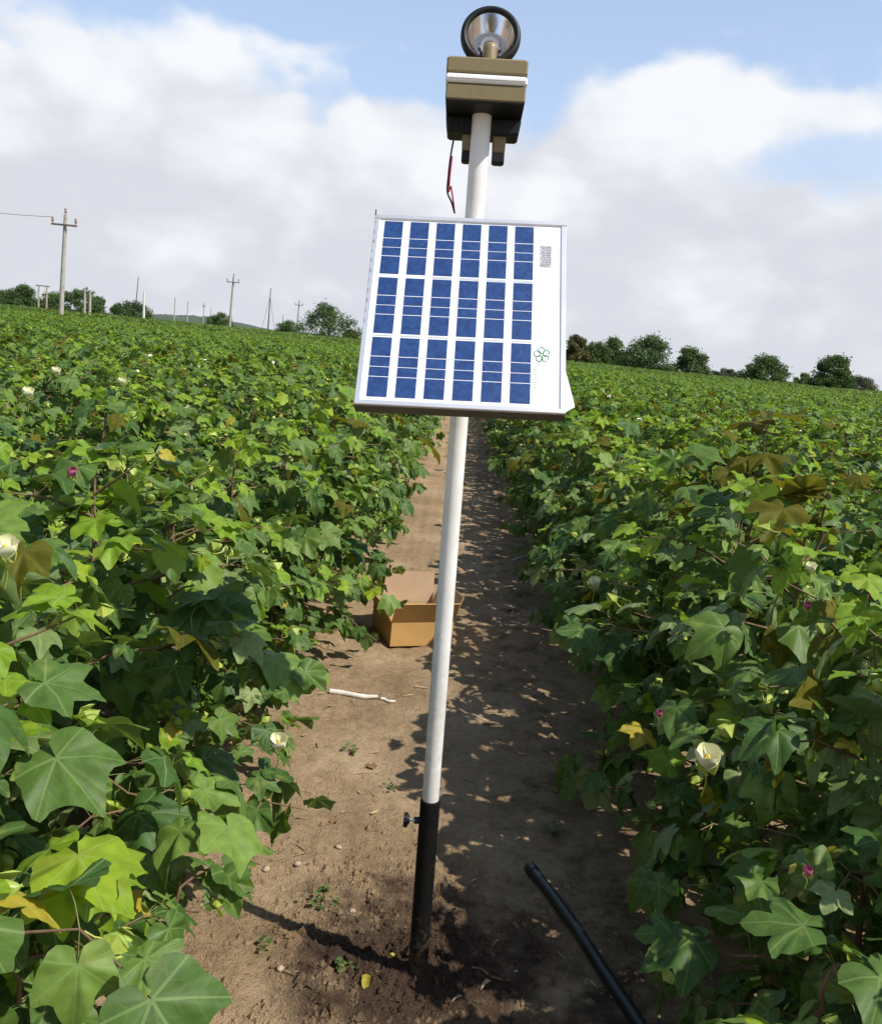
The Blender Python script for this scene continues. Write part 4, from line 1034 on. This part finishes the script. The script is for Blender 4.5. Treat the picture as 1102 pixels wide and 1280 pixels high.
stick(590, 1205, 640, 1222, .003, M_STEM, 'thin twig on dark soil right of the pole foot')
# straw, chaff and bits of dead leaf
b = MB(); rs = random.Random(77)
for i in range(420):
    if i < 220: x, y = rs.uniform(-.55, .8), 1.35 + 5.5 * rs.random() ** 1.7
    else: x, y = (rs.gauss(-.55, .14) if rs.random() < .5 else rs.gauss(.72, .14)), 1.2 + 5.5 * rs.random() ** 1.5
    a = rs.uniform(0, 6.28); l = abs(rs.gauss(0.012, 0.014)) + .004; w2 = rs.uniform(.0006, .0016) if rs.random() < .7 else rs.uniform(.003, .007)
    z = gz(x, y) + .003; d = (math.cos(a), math.sin(a)); n2 = (-d[1] * w2, d[0] * w2); h1, h2 = rs.uniform(0, .004), rs.uniform(0, .006)
    b.add([(x - d[0] * l + n2[0], y - d[1] * l + n2[1], z + h1), (x - d[0] * l - n2[0], y - d[1] * l - n2[1], z + h1), (x + n2[0] * .3, y + n2[1] * .3, z + .003 + h2), (x - n2[0] * 1.2, y - n2[1] * 1.2, z + .002), (x + d[0] * l, y + d[1] * l, z + h2)], [(0, 1, 3, 2), (2, 3, 4)])
o = b.build('straw_litter', mat('straw', (0.42, 0.31, 0.17), .85, (0.20, 0.12, 0.06), 4)); o['kind'] = 'stuff'
# weeds on the path
M_WEED = leaf_material('weed_leaf', (0.06, 0.11, 0.03), (0.13, 0.19, 0.05), (0.2, 0.25, 0.1), (0.12, 0.17, 0.06), 0.3, 0.5)
WL = leaf_mesh('weed_leaf', 301, 0.0105, M_WEED)
for i, (x, y, n, sp, lab) in enumerate(((437, 942, 14, .03, 'small green weed on sunlit soil left of the white pole'), (490, 985, 12, .035, 'low sparse weed just left of the white pole'), (400, 1125, 22, .05, 'straggling weed at the edge of the dark dug soil'),
                                 (327, 1184, 9, .02, 'tiny weed tuft on bright soil near the left plants'), (430, 1215, 12, .022, 'small weed seedling beside the yellow fallen leaf'), (690, 1040, 16, .04, 'faint weed in the shade above the hose end'),
                                 (578, 815, 14, .05, 'weed tuft on the soil right of the carton corner'), (655, 742, 16, .09, 'leafy weed sprig lying by the right plants'), (735, 905, 10, .04, 'small weed at the foot of the right-hand plants'))):
    p = on_z(x, y, 0.01); r_ = empty('weed', (p.x, p.y, gz(p.x, p.y))); rs = random.Random(i)
    tag(r_, lab, 'weed', 'weeds on the path')
    lv = []; st = MB()
    for k in range(n):
        a = rs.uniform(0, 6.28); d = sp * rs.random() ** .5
        q = Vector((d * math.cos(a), d * math.sin(a), 0.004 + 0.012 * rs.random()))
        st.tube([(0, 0, -0.003), (q.x * .6, q.y * .6, q.z * .9), q], 0.0007, 3, 0, False)
        lv.append((Matrix.Translation(q) @ Matrix.Rotation(a, 4, 'Z') @ Matrix.Rotation(R(rs.uniform(-30, 20)), 4, 'X') @ Matrix.Scale(rs.uniform(.6, 1.3) * (2.0 if i == 7 else 1), 4), 'w'))
    st.build('stem', M_PET, r_); o = link('leaves', joined_leaves('leaves', lv, {'w': [WL]}, i), r_); o['kind'] = 'stuff'

# ------------------------------------------------------------------ trees beyond the field
M_BARK = mat('bark', (0.09, 0.065, 0.045), 0.9, (0.15, 0.11, 0.08), 8, bump=0.5)
def tree_leaf_mat(name, a, c, u): return leaf_material(name, a, c, a, u, 0.28, 0.55, veins=False, spec=0.3)
M_TREE = [tree_leaf_mat('tree_leaf_dark', (0.045, 0.092, 0.028), (0.125, 0.20, 0.055), (0.06, 0.09, 0.04)),
          tree_leaf_mat('tree_leaf_mid', (0.06, 0.115, 0.033), (0.15, 0.225, 0.06), (0.07, 0.11, 0.05)),
          tree_leaf_mat('tree_leaf_olive', (0.07, 0.075, 0.02), (0.13, 0.12, 0.03), (0.1, 0.1, 0.05)),
          tree_leaf_mat('tree_leaf_grey', (0.06, 0.075, 0.05), (0.10, 0.12, 0.075), (0.1, 0.12, 0.08))]
def tree(name, px, dist, top_py, width_px, mi, label, seed, cat='tree', group='trees beyond the field', base_lift=0.25, n=14000, lean=0):
    v = ray(px, 430); hd = Vector((v.x, v.y, 0)).normalized(); p = hd * dist
    # height so that the top reaches the pixel
    best = None
    for zz in np.linspace(1, 16, 300):
        q = project((p.x, p.y, zz))
        if best is None or abs(q[1] - top_py) < best[0]: best = (abs(q[1] - top_py), zz)
    H = best[1]; Wd = width_px / FPX * dist
    rs = np.random.default_rng(seed); pr = random.Random(seed)
    root = tag(empty(name, (p.x, p.y, 0)), label, cat, group)
    b = MB(); tb = H * 0.45
    b.tube([(0, 0, -0.1), (lean * .2, 0, tb * .5), (lean * .5, 0.05, tb)], [0.035 * H + .03, 0.028 * H + .02, 0.02 * H], 8)
    for k in range(6):
        a = k * 1.05 + pr.uniform(-.3, .3); b.tube([(lean * .4, 0, tb * pr.uniform(.55, .95)), (math.cos(a) * Wd * .18, math.sin(a) * Wd * .18, H * .6), (math.cos(a) * Wd * .33, math.sin(a) * Wd * .33, H * pr.uniform(.66, .85))], [0.016 * H, 0.011 * H, 0.004 * H], 5)
    b.build('trunk', M_BARK, root)
    # crown: clumps of small leaf sprays
    ncl = 60; cs = []
    for k in range(ncl):
        th = pr.uniform(0, 6.28); u = pr.random() ** .5; zf = ((k + pr.random()) / ncl) ** 1.15
        prof = math.sin(math.pi * min(1, 0.30 + 0.67 * zf)) ** 0.6
        cs.append((math.cos(th) * u * Wd * .54 * prof + lean * zf, math.sin(th) * u * Wd * .54 * prof, H * (base_lift + (0.96 - base_lift) * zf) - 0.06 * H, pr.uniform(.12, .22) * min(Wd, H * 1.2)))
    cs.append((lean * .8, 0, H * 0.88, 0.1 * H))
    per = n // len(cs); P = []
    for (x, y, z, r_) in cs:
        d = rs.normal(size=(per, 3)); d /= np.linalg.norm(d, axis=1)[:, None]; d *= (r_ * rs.random((per, 1)) ** 0.45) * np.array([1, 1, 0.8])
        P.append(d + [x, y, z])
    P = np.concatenate(P); k_ = rs.random(len(P)) < 0.10; cz = np.array([lean * .5, 0, H * .55])
    P[k_] = cz + (P[k_] - cz) * (1.0 + 0.22 * rs.random((k_.sum(), 1))); m_ = len(P); P[:, 2] = np.maximum(P[:, 2], 0.3)
    s = (0.07 + 0.011 * H) * rs.uniform(0.7, 1.4, (m_, 1))
    t = rs.normal(size=(m_, 3)); t /= np.linalg.norm(t, axis=1)[:, None]
    nn = rs.normal(size=(m_, 3)) + [0, 0, 0.6]; bt = np.cross(t, nn); bt /= np.linalg.norm(bt, axis=1)[:, None]
    V = np.stack([P - t * s, P + bt * s * .5, P + t * s, P - bt * s * .5], 1).reshape(-1, 3)
    me = bpy.data.meshes.new('crown'); me.vertices.add(len(V)); me.vertices.foreach_set('co', V.astype(np.float32).ravel())
    me.loops.add(len(V)); me.loops.foreach_set('vertex_index', np.arange(len(V), dtype=np.int32)); me.polygons.add(m_); me.polygons.foreach_set('loop_start', np.arange(0, 4 * m_, 4, dtype=np.int32))
    at = me.attributes.new('tint', 'FLOAT', 'POINT'); at.data.foreach_set('value', np.repeat(rs.random(m_), 4).astype(np.float32))
    me.materials.append(M_TREE[mi]); me.update(); link('crown', me, root)
    return root
TR = [(410, 150, 380, 82, 0, 'round dense dark tree left of the panel on the field edge', .05), (436, 148, 412, 22, 2, 'small rusty bush at the right foot of the round dark tree', .02), (357, 190, 401, 26, 1, 'low bush left of the round dark tree', .02),
      (720, 120, 418, 34, 2, 'olive-brown tree just right of the panel edge', .05), (748, 122, 428, 40, 0, 'dark bushy tree between the olive tree and the feathery one', .05), (769, 128, 421, 30, 1, 'thin-topped lighter tree behind the dark bushy one', .15),
      (812, 115, 419, 58, 0, 'tall feathery dark tree, largest right of the panel', .05), (781, 130, 440, 44, 0, 'low dark bush between two trees right of the panel', .0),
      (866, 118, 434, 42, 0, 'compact round tree right of the feathery tree', .05), (915, 140, 461, 44, 3, 'low grey-green bush between compact tree and flat-topped tree', .0),
      (962, 112, 444, 60, 0, 'flat-topped spreading tree standing alone on the right', .12), (1050, 105, 443, 44, 0, 'loose open-crowned tree near the right edge', .1), (1085, 150, 471, 36, 3, 'pale grey-green bush at the far right edge', .0), (1012, 130, 466, 24, 1, 'small light green bush left of the open-crowned tree', .0),
      (30, 160, 356, 40, 0, 'dark tree at far left beyond the first utility pole', .05), (8, 165, 362, 30, 1, 'leafy tree cut off by the left edge', .05), (100, 150, 362, 60, 0, 'broad dark tree behind the twin poles', .05), (66, 155, 366, 36, 1, 'bush beside the first utility pole', .0), (122, 158, 370, 22, 1, 'small bush right of the twin poles', .0),
      (165, 165, 377, 50, 0, 'wide low dark bush behind the short white post', .0), (148, 160, 379, 22, 0, 'small bush left of the wide low bush', .0), (276, 260, 391, 30, 1, 'small far bush left of the second utility pole', .0), (264, 270, 395, 16, 1, 'tiny far shrub beside the small far bush', .0)]
for i, (px, d, ty, wd, mi, lab, bl) in enumerate(TR): tree('tree' if 'tree' in lab.split(' ')[:6] or 'tree' in lab[:40] else 'bush', px, d, ty, wd, mi, lab, 900 + i, 'bush' if ' bush' in lab[:26] or 'shrub' in lab else 'tree', base_lift=bl * 0.7 - 0.02)
# faint wooded rise on the horizon, left
M_HILL = mat('hill_woods', (0.035, 0.055, 0.03), 0.9, (0.055, 0.08, 0.04), 0.05, 8, bump=1, bscale=.1)
ha = np.radians(np.linspace(-24, -8, 120)); rr_ = np.linspace(0, 1, 8)
HA, HR = np.meshgrid(ha, rr_)
prof = np.exp(-((np.degrees(HA) + 16.5) / 3.6) ** 2)
HZ = np.sin(np.pi * HR) * (9 * prof * (1 + 0.16 * vnoise(HA * 160, HR * 3, 31) + 0.08 * vnoise(HA * 500, HR * 9, 32))) + 0.0
HD = 900 + 300 * HR
tag(link('hill', grid_mesh('hill', np.sin(HA) * HD, np.cos(HA) * HD, HZ - 0.5, M_HILL)), kind='structure')

# ------------------------------------------------------------------ utility poles
M_CONC = mat('concrete_pole', (0.40, 0.37, 0.32), 0.85, (0.30, 0.28, 0.24), 3, bump=0.2)
M_IRON = mat('rusty_iron', (0.10, 0.075, 0.06), 0.8, (0.16, 0.13, 0.11), 6)
M_CERAM = mat('insulator', (0.30, 0.20, 0.14), 0.3)
M_WIRE = mat('overhead_wire', (0.12, 0.12, 0.12), 0.5)
def place(px, dist, top):
    v = ray(px, top); hd = Vector((v.x, v.y, 0)); k = dist / hd.length
    return Vector((v.x * k, v.y * k, 0)), EYE + v.z * k
def utility_pole(px, top, dist, arm, label, lean=0.0, m=None, rad=0.14, group='utility poles across the field', base_px=None):
    p, H = place(px, dist, top)
    root = tag(empty('utility_pole', p), label, 'utility pole', group)
    sh = Vector((lean * H, 0, 0)); root.location -= sh
    b = MB(); b.tube([(0, 0, -.2), sh * .5 + Vector((0, 0, H * .5)), sh + Vector((0, 0, H))], [rad * 1.15, rad, rad * .75], 8); b.build('pole', m or M_CONC, root)
    if arm:
        az = H - 0.09 * H; c = sh * .93 + Vector((0, -rad, az))
        b = MB(); b.box(c, (arm, 0.10, 0.12)); ar = b.build('crossarm', M_IRON, root)
        for s in (-1, 0, 1):
            q = c + Vector((s * (arm / 2 - .08), 0, 0.06)) if s else sh + Vector((0, 0, H))
            b = MB(); b.lathe([(0.03, 0), (0.03, .12), (.09, .13), (.10, .24), (.05, .28), (.09, .32), (.07, .42), (0.01, .46)], 8, Matrix.Translation(q)); b.build('insulator', M_CERAM, ar if s else root)
    return root, p, H
r1, p1, H1 = utility_pole(82, 268, 68, 1.75, 'tall concrete utility pole with crossarm at left, nearest and largest of the poles', 0.03, rad=0.16)
r2, p2, H2 = utility_pole(292, 346, 127, 1.7, 'concrete utility pole with crossarm midway between round tree and wide bush', 0.03, rad=.165)
utility_pole(374, 377, 200, 1.8, 'small far utility pole with crossarm just left of the round dark tree', 0.02, rad=.18)
utility_pole(180, 364, 120, 0, 'short white post standing before the wide low bush', -0.02, mat('white_post', (0.6, 0.58, 0.52), .8), .16)
utility_pole(173, 346, 300, 0, 'thin grey leaning pole above the wide low bush', 0.06, M_IRON, .16)
utility_pole(219, 371, 260, 0, 'far thin pole on the wooded rise, leftmost of three', 0.01, M_CONC, .16)
utility_pole(235, 376, 280, 0, 'far thin pole on the wooded rise, middle of three', 0.01, M_CONC, .16)
utility_pole(255, 380, 270, .9, 'far thin pole with small arm on the wooded rise, rightmost of three', 0.01, M_CONC, .16)
utility_pole(264, 383, 400, 0, 'tiny far pole just right of the three thin poles', 0.01, M_CONC, .2)
utility_pole(354, 393, 330, 0, 'tiny far pole beside the low bush near the round tree', 0.01, M_CONC, .2)
def mast(px, top, dist, label):
    p, H = place(px, dist, top); root = tag(empty('lattice_mast', p), label, 'mast')
    b = MB(); b.tube([(0, 0, 0), (0.1, 0, H)], [.28, .14], 6); b.build('mast_pole', M_IRON, root)
    b = MB()
    for s in (-1, 1): b.tube([(s * H * .16, 0, 0), (0.08, 0, H * .82)], .06, 4)
    b.build('guy_wire', M_WIRE, root)
mast(338, 360, 320, 'slim guyed mast between second utility pole and round dark tree')
def h_frame(x0, x1, top, dist, m, label):
    p, H = place((x0 + x1) / 2, dist, top); root = tag(empty('twin_pole_frame', p), label, 'pole frame'); s = (x1 - x0) / FPX * dist / 2
    for k in (-1, 1):
        b = MB(); b.tube([(k * s, 0, -.2), (k * s, 0, H)], .13, 8); b.build('pole', m, root)
    b = MB(); b.box((0, 0.0, H - .15), (2 * s + .9, .16, .14)); b.build('crossbeam', M_IRON, root)
    if dist > 120: b = MB(); b.box((0, 0.0, H * .62), (2 * s, .14, .12)); b.build('brace', m, root)
h_frame(106.5, 112.5, 363, 95, M_CONC, 'pair of close concrete poles joined at top, beside the broad dark tree')
h_frame(49, 58, 356, 150, M_CONC, 'pale far twin-pole frame between the left-hand trees')
# sagging wires: from the first pole out of frame, and on to the second pole
def wire(a, c, sag, lab, r_=0.012):
    b = MB(); pts = [a.lerp(c, k / 14) - Vector((0, 0, sag * 4 * (k / 14) * (1 - k / 14))) for k in range(15)]
    b.tube(pts, r_, 4, 0, False); tag(b.build('overhead_wire', M_WIRE), lab, 'wire', 'overhead wires')
arm1 = Vector((p1.x - 0.85, p1.y - .19, H1 * .93 + .3)); farL = on_y(-160, 240, 52)
wire(arm1, farL, .25, 'overhead wire running left from the tall utility pole out of view', 0.018)

bpy.context.view_layer.update()
